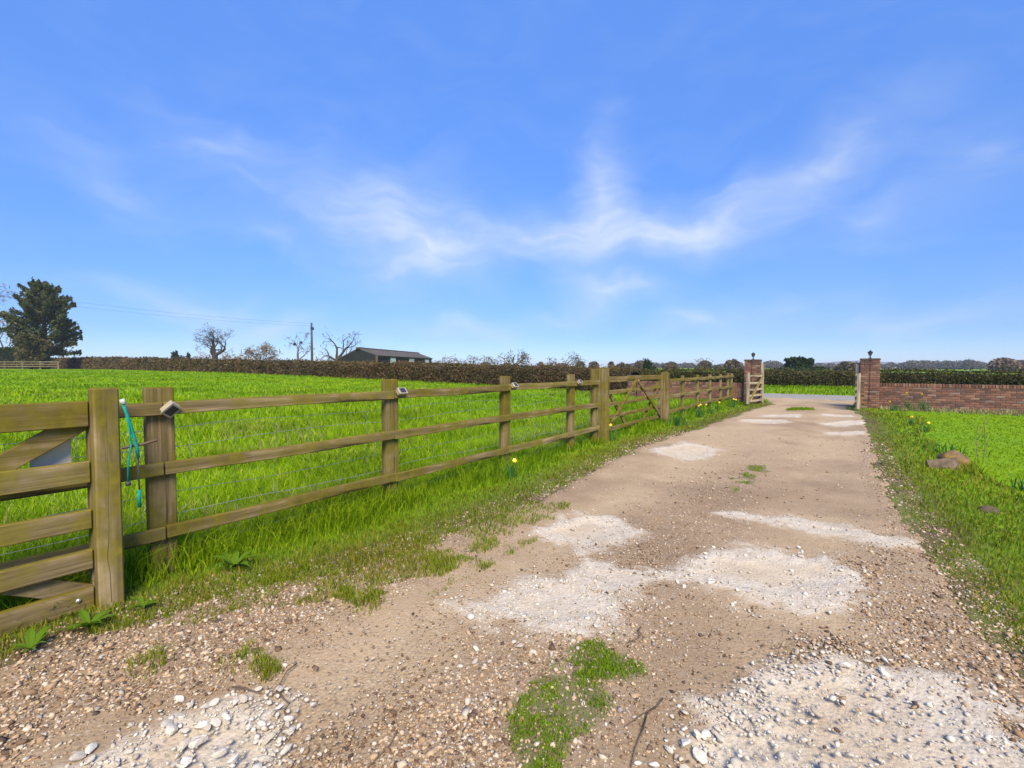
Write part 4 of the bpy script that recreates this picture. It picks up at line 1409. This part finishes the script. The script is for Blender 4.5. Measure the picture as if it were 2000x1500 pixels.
# near five bar gate and its shutting post at the left edge
gp = gate_post(-3.50, .765, 1.283, .118, .115, 0, 'stout cracked gate post with teal rope, nearest the camera')
mb = MB(); cz = np.linspace(.03, 1.2, 14); cy = np.cumsum(np.random.default_rng(2).normal(0, .004, 14)) - .004
for k in range(13):
    w0, w1 = .0022 * (1 - .7 * k / 13), .0022 * (1 - .7 * (k + 1) / 13)
    mb.poly([(.0582, cy[k] - w0, cz[k]), (.0582, cy[k] + w0, cz[k]), (.0582, cy[k + 1] + w1, cz[k + 1]), (.0582, cy[k + 1] - w1, cz[k + 1])])
o = mb.build('crack', M['twig'], gp)
root = empty('near_gate', (-3.53, .70, 0), 'near five bar timber gate cut off by the left edge', 'gate')
mb = MB(); mb.box((-.085, .004, .02), (-.024, .07, 1.2), .005); mb.build('stile', M['wood_post'], root)
for z, hh in ((1.137, .146), (.802, .125), (.528, .112), (.290, .112), (.066, .125)):
    rail(root, -3.53, -2.3, .702, z, z, hh, .04, None, 'bar', .002)
mb = MB(); mb.bar((-.040, -1.7, .02), (-.040, -.02, 1.09), .105, .032, .004, up=(0, 0, 1)); mb.build('brace', M['wood_rail'], root)
mb = MB(); mb.bar((-.040, -1.6, .98), (-.040, -.02, .08), .105, .032, .004, up=(0, 0, 1)); mb.build('brace', M['wood_rail'], root)
mb = MB(); mb.lathe([(.012, 0), (.012, .006), (.006, .010)], (0, 0, 0), 8)
o = mb.build('bolt', M['bolt'], root); o.rotation_euler = (0, PI / 2, 0); o.location = (.020, -.07, .075)

# pale board hanging behind the near gate
mb = MB(); mb.box((-.004, -.17, -.13), (.004, 0, .035), .002)
for v in mb.bm.verts:
    if v.co.y < -.1: v.co.z -= .085 if v.co.z > 0 else 0
o = mb.build('notice_board', M['board']); o.location = (-3.635, .645, .965)
tag(o, 'pale blank board hung behind the near gate', 'board')

# teal rope
def rope(pts, r, mat, name, parent=None):
    mb = MB(); mb.tube(pts, r, 6); return mb.build(name, mat, parent, True)


root = empty('rope', (-3.44, .84, 0), 'teal rope hanging from the near gate post', 'rope')
rs = random.Random(3)
rope([(.0, -.005, 1.205), (.012, .012, 1.13), (.014, .035, 1.03), (.012, .055, .93), (.012, .062, .86)], .0085, M['rope_teal'], 'strand', root)
rope([(.004, .0, 1.20), (.02, .02, 1.05), (.01, .03, .94), (.006, .015, .85), (.004, .01, .72)], .005, M['rope_teal'], 'strand', root)
rope([(.006, .06, .87), (.006, .062, .76), (.004, .064, .66)], .004, M['cable'], 'cord', root)
rope([(.004, .064, .665), (.008, .06, .62), (.006, .062, .56)], .010, M['rope_teal'], 'tassel', root)
rope([(.004, .01, .725), (.006, .012, .70)], .014, M['cable'], 'knot', root)
rope([(.0, -.006, 1.215), (.004, .004, 1.185)], .014, M['rope_pale'], 'whipping', root)
mb = MB(); mb.tube([(0, 0, 0), (.01, .10, .012), (.01, .17, .028)], .009, 6)
o = mb.build('stick', M['twig']); o.location = (-3.45, .83, .925); tag(o, 'short stick poking through the teal rope', 'stick')

# solar lamps on the fence posts
def solar_lamp(y, z, w, label, tilt=(0, 0, 0), x=FX + .10):
    root = empty('solar_lamp', (x, y, z), label, 'lamp', 'solar lamps on the fence')
    root.rotation_euler = tilt
    mb = MB(); mb.box((-.02, -w / 2, -.022), (.045, w / 2, .022), .006); mb.build('housing', M['lamp_body'], root)
    mb = MB(); mb.box((-.02, -w / 2 - .006, .022), (.055, w / 2 + .006, .030), .003); mb.build('rim', M['lamp_rim'], root)
    mb = MB(); mb.box((-.010, -w / 2 + .012, .030), (.044, w / 2 - .012, .033), .001); mb.build('solar_panel', M['solar'], root)


def tilted_lamp():
    root = empty('solar_lamp', (FX + .115, 1.135, 1.125), 'solar lamp hanging tilted on the nearest fence post', 'lamp', 'solar lamps on the fence')
    root.rotation_euler = (R_(-38), R_(30), 0); root.scale = (.8, .8, .8)
    mb = MB(); mb.box((-.035, -.045, -.055), (.02, .045, .055), .006); mb.build('housing', M['lamp_body'], root)
    mb = MB(); mb.box((.02, -.05, -.06), (.028, .05, .06), .003); mb.build('rim', M['lamp_rim'], root)
    mb = MB(); mb.box((.028, -.034, -.044), (.031, .034, .044), .001); mb.build('solar_panel', M['solar'], root)


tilted_lamp()
for (y, z, lab) in ((3.10, 1.165, 'small solar lamp on the second fence post from the left'), (5.05, 1.165, 'small solar lamp on the middle fence post before the gate'),
                    (6.93, 1.165, 'small solar lamp on the fence post nearest the timber gate')):
    solar_lamp(y, z, .095, lab, (0, R_(50), 0))

# ------------------------------------------------------------------ grass
def region_grass():
    x, y, d = polar(560000, 1.5, 95, 58)
    el_, er_ = edge_l(y), edge_r(y)
    n1 = fbm(x * 1.1, y * 1.1, 101, 4)
    n2 = fbm(x * 4.0, y * 4.0, 103, 3)
    u = rng.uniform(0, 1, len(x))
    z = field_z(x, y)
    wob = (n2 - .5) * .5
    W = np.maximum(.0042, .0017 * d)
    sets = {}
    # paddock beyond the fence
    f = (x < -3.88) & (y < 21.4) & (y > -40) & (u < .92)
    h = (.085 + .17 * sstep(.30, .75, n1) + .05 * n2) * (1 - .55 * sstep(8, 30, d)) * (1 + .35 * sstep(-5.2, -4.0, x))
    sets['field'] = (f, h, W, .95)
    sets['dry'] = (f & (d < 26) & (rng.uniform(0, 1, len(x)) < .22 * sstep(.56, .70, fbm(x * .45, y * .45, 131, 3)) + .03), h * 1.05, W * .8, .95)
    # left verge: long under the fence, short and patchy towards the gravel
    t = (el_ - x) / np.maximum(.3, el_ + 3.88)          # 1 at fence, 0 at gravel edge
    f = (x >= -3.88) & (x < el_ + wob * .5 - .02 + .55 * sstep(.5, 1.2, y) * sstep(6.0, 3.5, y) * sstep(.42, .62, n1)) & (y < 20.1) & (y > -1)
    lng = sstep(.42, .80, t + (n1 - .5) * .6)
    sets['verge'] = (f & (x < el_) & (rng.uniform(0, 1, len(x)) < lng) , .07 + .19 * lng * (.35 + n1) * sstep(.25, .8, t) + .07 * lng * sstep(1.8, .9, y), W, 1.05)
    sh = f & (rng.uniform(0, 1, len(x)) > lng) & (u < sstep(.33, .55, n2 + .48 * sstep(0, .5, t) + .16 * sstep(2, 5, y) + (n1 - .5) * .5))
    sets['short'] = (sh, .025 + .045 * n2, W, .9)
    # right verge and lawn
    lawn_edge = 1.45 + (fbm(y * .8, y * 0, 107, 3) - .5) * .5
    f = (x > er_ - wob * .4 + .03) & (x < lawn_edge) & (y < 19.9) & (y > .8)
    k = sstep(0, .5, x - er_)
    sets['right'] = (f & (u < sstep(.35, .57, n2 + k * .48)), .022 + .045 * k * (.3 + n1) + .10 * sstep(.26, 0, np.abs(x - lawn_edge)) * sstep(.45, .6, n1), W, .85)
    f = (x >= lawn_edge) & (y < 19.5) & (u < .8)
    sets['lawn'] = (f, .018 + .022 * n2, W * .9, .9)
    f = (x > .9) & (y >= 19.3) & (y < 20.25)
    sets['wallfoot'] = (f, .08 + .12 * n1, W, .8)
    # roadside verges
    f = (((x < el_ - .05) | (x > er_ + .05)) & (y > 20.7) & (y < 23.9) & (x > -60)) | ((y > 28.4) & (y < 32.4) & (np.abs(x) < 50))
    sets['road'] = (f, .10 + .10 * n1, W * 1.2, .6)
    return x, y, z, sets


gx, gy, gzv, sets = region_grass()


def grass_obj(keys, name, mat, label):
    Vs, Fs, off = [], [], 0
    for k in keys:
        f, h, w, lean = sets[k]
        i = np.where(f)[0]
        h = np.broadcast_to(h, gx.shape)[i] * rng.uniform(.55, 1.2, len(i))
        V, F = blades(gx[i], gy[i], gzv[i], h, np.broadcast_to(w, gx.shape)[i] * rng.uniform(.6, 1.15, len(i)), lean)
        Vs.append(V); Fs.append(F + off); off += len(V)
    return tag(mesh_np(name, np.concatenate(Vs), np.concatenate(Fs), mat), label, kind='stuff')


grass_obj(['field'], 'paddock_grass', M['field_grass'], 'lush bright green grass filling the paddock')
grass_obj(['verge', 'road'], 'verge_grass', M['verge_grass'], 'long dark green grass along the foot of the fence and lane')
grass_obj(['short', 'right'], 'edge_grass', M['short_grass'], 'short mossy yellow green grass fraying into the gravel')
grass_obj(['lawn'], 'lawn_grass', M['lawn_grass'], 'mown bright green lawn right of the drive')
grass_obj(['dry'], 'straw_grass', M['dry_grass'], 'pale straw blades mixed through the near paddock grass')
grass_obj(['wallfoot'], 'wall_foot_grass', M['dry_grass'], 'pale dry grass along the foot of the right wall')

# moss and grass tufts growing on the drive itself
n = 60000
x = rng.uniform(-1.7, -.5, n); y = rng.choice([0, 1, 2], n, p=[.72, .12, .16])
y = np.where(y == 0, rng.uniform(1.1, 2.2, n), np.where(y == 1, rng.uniform(5.4, 7.5, n), rng.uniform(17.2, 19.1, n)))
keep = rng.uniform(0, 1, n) < moss_mask(x, y) * (.10 + .90 * sstep(.34, .56, fbm(x * 11, y * 11, 111, 3)))
x, y = x[keep], y[keep]
d = np.hypot(x, y)
V, F = blades(x, y, drive_z(x, y), (.010 + .022 * fbm(x * 5, y * 5, 113)) * (1 + .16 * (d > 10) * 6) * rng.uniform(.6, 1.2, len(x)), np.maximum(.0035, .0016 * d), .9)
tag(mesh_np('drive_moss', V, F, M['verge_grass']), 'tufts of short grass and moss growing down the middle of the drive', kind='stuff')
# scattered tufts in the shingle at the left
n = 52000
x = rng.uniform(-3.2, -2.0, n); y = rng.uniform(.35, 3.2, n)
keep = rng.uniform(0, 1, n) < sstep(.55, .70, fbm(x * 3.0, y * 3.0, 121, 4) + .10 * sstep(-2.4, -3.0, x) + .05 * sstep(1.3, 1.7, y) - .12 * sstep(1.15, .8, y)) * (.15 + .85 * sstep(.42, .62, fbm(x * 13, y * 13, 123, 3)))
x, y = x[keep], y[keep]
V, F = blades(x, y, np.maximum(0, drive_z(x, y)), (.012 + .05 * sstep(.5, .75, fbm(x * 3.0, y * 3.0, 121, 4))) * rng.uniform(.5, 1.3, len(x)), .0042, .95)
tag(mesh_np('shingle_tufts', V, F, M['short_grass']), 'small grass tufts dotted in the shingle at lower left', kind='stuff')

# ------------------------------------------------------------------ loose stone on the drive
def icosa():
    p = (1 + 5 ** .5) / 2
    v = np.array([(-1, p, 0), (1, p, 0), (-1, -p, 0), (1, -p, 0), (0, -1, p), (0, 1, p), (0, -1, -p), (0, 1, -p), (p, 0, -1), (p, 0, 1), (-p, 0, -1), (-p, 0, 1)], float)
    v /= np.linalg.norm(v[0])
    f = np.array([(0, 11, 5), (0, 5, 1), (0, 1, 7), (0, 7, 10), (0, 10, 11), (1, 5, 9), (5, 11, 4), (11, 10, 2), (10, 7, 6), (7, 1, 8), (3, 9, 4), (3, 4, 2), (3, 2, 6), (3, 6, 8), (3, 8, 9), (4, 9, 5), (2, 4, 11), (6, 2, 10), (8, 6, 7), (9, 8, 1)])
    return v, f


OCT_V = np.array([(1, 0, 0), (-1, 0, 0), (0, 1, 0), (0, -1, 0), (0, 0, 1), (0, 0, -1)], float) * 1.1
OCT_F = np.array([(0, 2, 4), (2, 1, 4), (1, 3, 4), (3, 0, 4), (2, 0, 5), (1, 2, 5), (3, 1, 5), (0, 3, 5)])


def lod_pebbles(x, y, z, s, d, cut, **kw):
    a = d < cut
    V1, F1 = pebbles(x[a], y[a], z[a], s[a], **kw)
    V2, F2 = pebbles(x[~a], y[~a], z[~a], s[~a], shape=(OCT_V, OCT_F), **kw)
    return np.concatenate([V1, V2]), np.concatenate([F1, F2 + len(V1)])


def pebbles(x, y, z, s, flat=.55, jit=.30, sink=.33, shape=None):
    n = len(x)
    v, f = shape or icosa()
    nv = len(v)
    sc = np.stack([rng.uniform(.7, 1.35, n), rng.uniform(.6, 1.0, n), rng.uniform(flat * .7, flat * 1.2, n)], -1) * s[:, None] / 2
    V = v[None] * (1 + rng.normal(0, jit, (n, nv, 1))) * sc[:, None]
    a = rng.uniform(0, 2 * PI, n); t = rng.normal(0, .28, n)
    ct, st = np.cos(t)[:, None], np.sin(t)[:, None]
    vx, vz = V[..., 0] * ct - V[..., 2] * st, V[..., 0] * st + V[..., 2] * ct
    ca, sa = np.cos(a)[:, None], np.sin(a)[:, None]
    X = vx * ca - V[..., 1] * sa; Y = vx * sa + V[..., 1] * ca
    out = np.stack([X + x[:, None], Y + y[:, None], vz + (z + s * flat * (.5 - sink))[:, None]], -1)
    return out.reshape(-1, 3), (f[None] + (np.arange(n) * nv)[:, None, None]).reshape(-1, 3)


x, y, d = polar(260000, 1.15, 11, 62)
gm_ = gravel_mask(x, y); wm_, _i = white_mask(x, y); mm_ = moss_mask(x, y)
edge = (x > edge_l(y) - .28) & (x < edge_r(y) + .22) & (y < 20)
p = (.09 + .85 * gm_) * (1 - .96 * wm_) * (1 - .55 * mm_)
keep = edge & (rng.uniform(0, 1, len(x)) < p)
x, y, d, gmk = x[keep], y[keep], d[keep], gm_[keep]
if len(x) > 90000:
    s_ = rng.choice(len(x), 90000, replace=False); x, y, d, gmk = x[s_], y[s_], d[s_], gmk[s_]
s = np.exp(rng.normal(math.log(.0100), .45, len(x))) * (.72 + .45 * gmk) * np.maximum(1, .42 * d ** .62)
s = np.clip(s, .006, .045)
V, F = lod_pebbles(x, y, np.maximum(drive_z(x, y), .0), s, d, 3.0)
tag(mesh_np('gravel', V, F, M['gravel'], drive), 'loose ochre flint shingle on the drive', kind='stuff')

x, y, d = polar(120000, 1.15, 12, 62)
wm_, in_ = white_mask(x, y, .16, .22)
keep = (rng.uniform(0, 1, len(x)) < wm_ * (1 - .74 * in_) * .85 + .004) & (x > edge_l(y)) & (x < edge_r(y))
x, y, d = x[keep], y[keep], d[keep]
if len(x) > 24000:
    s_ = rng.choice(len(x), 24000, replace=False); x, y, d = x[s_], y[s_], d[s_]
s = np.clip(np.exp(rng.normal(math.log(.0105), .48, len(x))) * np.maximum(1, .40 * d ** .62), .007, .05)
V, F = lod_pebbles(x, y, np.maximum(drive_z(x, y), 0), s, d, 3.0, flat=.62, jit=.24)
tag(mesh_np('limestone_chips', V, F, M['chips'], drive), 'white limestone chips round the filled potholes', kind='stuff')


def block_mesh(seed):
    rs = np.random.default_rng(seed)
    bm = bmesh.new(); bmesh.ops.create_icosphere(bm, subdivisions=2, radius=.5)
    pl = rs.normal(size=(7, 3)); pl /= np.linalg.norm(pl, axis=1)[:, None]
    for v in bm.verts:
        c = np.array(v.co)
        for q in pl:
            k = c.dot(q)
            if k > .26: c = c - q * (k - .26) * .96
        v.co = Vector(c * np.array([1.15, .85, .72])) + Vector(rs.normal(0, .012, 3))
    me = bpy.data.meshes.new('stone'); bm.to_mesh(me); bm.free(); me.materials.append(M['block'])
    for p in me.polygons: p.use_smooth = False
    return me


BM = [block_mesh(i) for i in range(8)]
spots = []
rs = np.random.default_rng(5)
for (x, y, s) in [(-1.64, .77, .068), (-1.85, .81, .05), (-1.76, 1.02, .05), (-1.97, .98, .055), (-1.70, .90, .05), (-1.77, .92, .05), (-2.03, .86, .06), (-2.10, .75, .055), (-1.63, .83, .055),
                  (-1.86, .93, .045), (-2.0, .70, .06), (-1.92, .66, .07), (-1.80, .68, .065), (-1.73, .70, .06), (-2.07, .62, .06), (-1.86, .60, .065), (-1.76, .58, .06),
                  (-1.40, 1.62, .040), (-1.46, 1.70, .040), (-1.34, 1.66, .032), (-1.50, 1.60, .03), (-1.28, 1.83, .05), (-1.12, 1.86, .045), (-1.20, 1.82, .04),
                  (-.46, 1.72, .07), (-.43, 1.78, .06), (-.40, 1.70, .065), (-.50, 1.66, .05), (-.42, 1.60, .055), (-.36, 1.82, .05), (-.52, 1.56, .045), (.02, 2.62, .06), (.10, 2.72, .05), (.16, 2.66, .06), (.26, 2.86, .045)]:
    spots.append((x, y, s))
for p, k, lo, hi in (('h', 70, .028, .06), ('g', 60, .022, .05), ('e', 26, .02, .04), ('d', 34, .022, .045)):
    poly = np.array(PATCH[p]); c0 = poly.mean(0); m = 0
    while m < k:
        x, y = rs.uniform(poly[:, 0].min() - .12, poly[:, 0].max() + .12), rs.uniform(poly[:, 1].min() - .12, poly[:, 1].max() + .12)
        sd_ = float(poly_sd(np.array([x]), np.array([y]), PATCH[p])[0])
        if (-.10 < sd_ < .14) or (p == 'h' and sd_ > -.08):
            spots.append((x, y, rs.uniform(lo, hi))); m += 1
for x, y, s in spots:
    o = bpy.data.objects.new('stone', random.choice(BM))
    zz = float(drive_z(np.array([x]), np.array([y]))[0])
    o.location = (x, y, zz + s * .20)
    o.rotation_euler = (random.uniform(-.5, .5), random.uniform(-.5, .5), random.uniform(0, 6.28))
    k = s * random.uniform(.66, .96)
    o.scale = (k, k * random.uniform(.75, 1.1), k * random.uniform(.7, 1.0))
    link(o, drive)

# ------------------------------------------------------------------ small things
def twig(pts, r, label, side=()):
    r *= .62
    x, y = pts[0]
    z = max(0.0, float(drive_z(np.array([x]), np.array([y]))[0]))
    mb = MB()
    q = [Vector((px - x, py - y, r * 1.2 + random.uniform(0, .01))) for px, py in pts]
    fine = []
    for a, c in zip(q[:-1], q[1:]):
        for t in (0, .33, .66): fine.append(a.lerp(c, t) + Vector((random.gauss(0, .006), random.gauss(0, .006), random.uniform(0, .006))))
    fine.append(q[-1])
    mb.tube(fine, list(np.linspace(r, r * .5, len(fine))), 6)
    for t, dx, dy in side:
        p = fine[int(t * (len(fine) - 1))]; mb.tube([p, p + Vector((dx * .5, dy * .5, .012)), p + Vector((dx, dy, .015))], [r * .6, r * .5, r * .3], 5)
    o = mb.build('twig', M['twig'], None, True); o.location = (x, y, z)
    tag(o, label, 'twig', 'dead twigs on the drive')


twig([(-.85, 2.33), (-.82, 2.24), (-.86, 2.13)], .007, 'curved twig beside the top of the grassy strip')
twig([(-.60, 1.90), (-.62, 1.75), (-.58, 1.50)], .007, 'long forked twig right of the grassy strip', ((.3, -.06, -.20), (.55, .03, -.12)))
twig([(-1.07, 1.53), (-1.03, 1.44), (-.94, 1.34)], .006, 'thin twig along the left foot of the grassy strip')
twig([(-1.37, 1.13), (-1.33, 1.05), (-1.32, .93)], .006, 'thin straight twig at the bottom of the wheel track')
twig([(-2.07, 1.12), (-2.03, 1.04), (-1.97, .955)], .006, 'thin twig above the white stones at lower left')
twig([(-2.13, .875), (-2.06, .90), (-2.0, .925)], .007, 'short dark twig among the white stones')
twig([(-1.95, .965), (-1.84, .96), (-1.74, .885), (-1.70, .83)], .006, 'bent twig curling round the white stones')

def daffodil(x, y, nl, nf, hgt, label, pale=False, spread=.10):
    z = gz(x, y)
    root = empty('daffodil_clump', (x, y, z), label, 'daffodil', 'daffodils on the verges')
    a = rng.uniform(0, 2 * PI, nl); r = np.abs(rng.normal(0, spread, nl))
    V, F = blades(r * np.cos(a), r * np.sin(a), np.zeros(nl), hgt * rng.uniform(.6, 1.0, nl), rng.uniform(.012, .02, nl), .8)
    mesh_np('leaves', V, F, M['daff_leaf'], root)
    for k in range(nf):
        an = random.uniform(0, 6.28); rr = random.uniform(.02, spread * 1.3)
        px, py, pz = rr * math.cos(an), rr * math.sin(an), hgt * random.uniform(.95, 1.2)
        mb = MB(); mb.tube([(px * .4, py * .4, 0), (px * .8, py * .8, pz * .6), (px, py, pz)], .004, 5); mb.build('stem', M['daff_leaf'], root)
        # six petals and a trumpet, facing out to the drive
        face = Vector((math.cos(an) * .6 + .5 * (1 if x < -1 else -1), -.8, .05)).normalized()
        qt = face.to_track_quat('Z', 'Y'); c = Vector((px, py, pz))
        mb = MB()
        for j in range(6):
            t = j * PI / 3
            tip = Vector((math.cos(t) * .032, math.sin(t) * .032, .005)); l = Vector((math.cos(t - .5) * .019, math.sin(t - .5) * .019, 0)); rr_ = Vector((math.cos(t + .5) * .019, math.sin(t + .5) * .019, 0))
            mb.poly([c + qt @ Vector((0, 0, 0)), c + qt @ l, c + qt @ tip, c + qt @ rr_])
        fo = mb.build('flower', M['daff_pale' if pale else 'daff_flower'], root)
        mb = MB(); mb.lathe([(.012, 0), (.015, .02), (.022, .034)], (0, 0, 0), 8)
        t_ = mb.build('trumpet', M['daff_flower'], fo); t_.rotation_mode = 'QUATERNION'; t_.rotation_quaternion = qt; t_.location = c


for a in [(-3.42, 4.65, 26, 1, .24, 'daffodil with one pale flower at the foot of the middle fence post', True), (-3.55, 8.25, 16, 1, .30, 'yellow daffodil at the hinge post of the timber gate'),
          (-3.30, 11.3, 60, 0, .34, 'leafy daffodil clump without flowers below the thick gate post', False, .16), (-3.34, 13.6, 46, 2, .32, 'daffodil clump with two yellow flowers by the short fence', False, .14),
          (-3.3, 14.6, 40, 1, .28, 'daffodil clump with one flower further along the short fence', True, .14), (-3.25, 17.6, 30, 2, .27, 'pale daffodil clump just before the left pillar', True, .12),
          (-3.4, 15.9, 30, 1, .27, 'small daffodil clump halfway along the short fence', False, .12),
          (1.25, 19.3, 34, 1, .30, 'daffodil clump at the foot of the right pillar', False, .14), (1.62, 19.75, 30, 1, .48, 'taller daffodil against the wall right of the pillar', False, .12),
          (2.0, 19.75, 26, 1, .46, 'daffodil further right against the brick wall', False, .12), (1.28, 14.8, 24, 1, .2, 'low pale daffodil at the lawn edge, further one', True, .1),
          (1.35, 13.4, 20, 1, .2, 'low pale daffodil at the lawn edge, nearer one', True, .1), (1.66, 7.6, 26, 1, .24, 'yellow daffodil near the right edge of the picture', False, .1),
          (1.38, 10.2, 40, 0, .22, 'dark leafy daffodil clump behind the rusty boulder', False, .2)]:
    daffodil(*a)


def dock(x, y, n, size, label, seed):
    rs = np.random.default_rng(seed)
    root = empty('dock_plant', (x, y, gz(x, y)), label, 'weed', 'broad leaved weeds by the fence')
    for k in range(n):
        a = k * 2.4 + rs.uniform(-.3, .3); L = size * rs.uniform(.6, 1.1); w = L * .26; ri = rs.uniform(.5, 1.1)
        mb = MB(); prev = None
        for t in np.linspace(0, 1, 6):
            ww = w * math.sin(min(1, t * 1.05 + .08) * PI) * .9 + .003
            r = L * t * .85; z = L * ri * (t - .62 * t * t) + .015
            c = Vector((math.cos(a) * r, math.sin(a) * r, z)); sd_ = Vector((-math.sin(a), math.cos(a), .25)) * ww * .5; sd2 = Vector((math.sin(a), -math.cos(a), .25)) * ww * .5
            row = [mb.bm.verts.new(c + sd_), mb.bm.verts.new(c), mb.bm.verts.new(c + sd2)]
            if prev:
                mb.bm.faces.new((prev[0], prev[1], row[1], row[0])); mb.bm.faces.new((prev[1], prev[2], row[2], row[1]))
            prev = row
        mb.build('leaf', M['weed'], root)


dock(-3.42, 1.42, 11, .24, 'broad leaved dock plant by the foot of the nearest fence post', 1)
dock(-3.25, .86, 9, .13, 'small leafy weed right of the stout gate post foot', 3)
dock(-3.24, .62, 9, .15, 'leafy weed under the near gate at the left', 4)
dock(-3.22, .40, 8, .14, 'leafy weed at the lower left picture edge', 6)

# rusty boulder, slate slab, brown stone, dry stalks on the right verge
def boulder(loc, sc, mat, label, seed, name='boulder'):
    rs = np.random.default_rng(seed)
    bm = bmesh.new(); bmesh.ops.create_icosphere(bm, subdivisions=3, radius=1)
    for v in bm.verts:
        c = v.co.copy(); k = 1 + .16 * (vnoise(np.array([c.x * 2.1 + seed]), np.array([c.y * 2.1 + c.z * 1.7]), seed)[0] - .5) * 2
        v.co = Vector((c.x * sc[0], c.y * sc[1], c.z * sc[2])) * k
    me = bpy.data.meshes.new(name); bm.to_mesh(me); bm.free(); me.materials.append(mat)
    for p in me.polygons: p.use_smooth = True
    o = link(bpy.data.objects.new(name, me)); o.location = loc; o.rotation_euler = (0, 0, rs.uniform(0, 3))
    return tag(o, label, 'stone')


boulder((1.24, 8.98, .08), (.17, .14, .13), M['rust_stone'], 'rounded boulder with orange lichen in the right verge', 4)
mb = MB(); mb.box((-.20, -.08, -.018), (.20, .08, .018), .006)
for v in mb.bm.verts: v.co += Vector((random.gauss(0, .006), random.gauss(0, .008), random.gauss(0, .002)))
o = mb.build('stone_slab', M['slate']); o.location = (1.10, 8.66, .05); o.rotation_euler = (R_(62), R_(-8), R_(32)); tag(o, 'dark flat slab leaning in front of the rusty boulder', 'stone')
boulder((1.14, 6.30, .0), (.085, .065, .055), plain('brown_stone', (.125, .085, .058), .9, .1, 0, .45, 14), 'small brown stone in the grass near the right edge', 9, 'field_stone')
for i, (x, y, lab) in enumerate([(1.62, 9.4, 'taller dry branched stalk rising from the right verge'), (1.52, 9.3, 'thinner dry stalk beside the taller one on the right verge')]):
    root = empty('dry_stalk', (x, y, 0), lab, 'plant', 'dry stalks on the right verge')
    mb = MB(); hh = .78 - .2 * i
    mb.tube([(0, 0, 0), (.02, .01, hh * .4), (.0, .03, hh * .75), (.03, .02, hh)], [.007, .006, .004, .002], 5); mb.build('stem', M['dry_grass'], root)
    for k in range(5):
        z = hh * (.35 + .13 * k); a = k * 2.2 + i
        mb = MB(); mb.tube([(.01, .02, z), (.01 + .07 * math.cos(a), .02 + .07 * math.sin(a), z + .10)], [.003, .0015], 4); mb.build('side_shoot', M['dry_grass'], root)

# ------------------------------------------------------------------ air: a thin even haze over the land
b = NB('thin_haze')
pv = b.node('ShaderNodeVolumePrincipled')
pv.inputs['Color'].default_value = (0.86, 0.92, 1.0, 1)
pv.inputs['Density'].default_value = 0.00032
pv.inputs['Anisotropy'].default_value = 0.0
b.nt.links.new(pv.outputs[0], b.out.inputs['Volume'])
mb = MB(); mb.box((-4100, -3100, -1.5), (4100, 4100, 45))
tag(mb.build('haze', b.m), 'thin pale haze over the far land', kind='stuff')
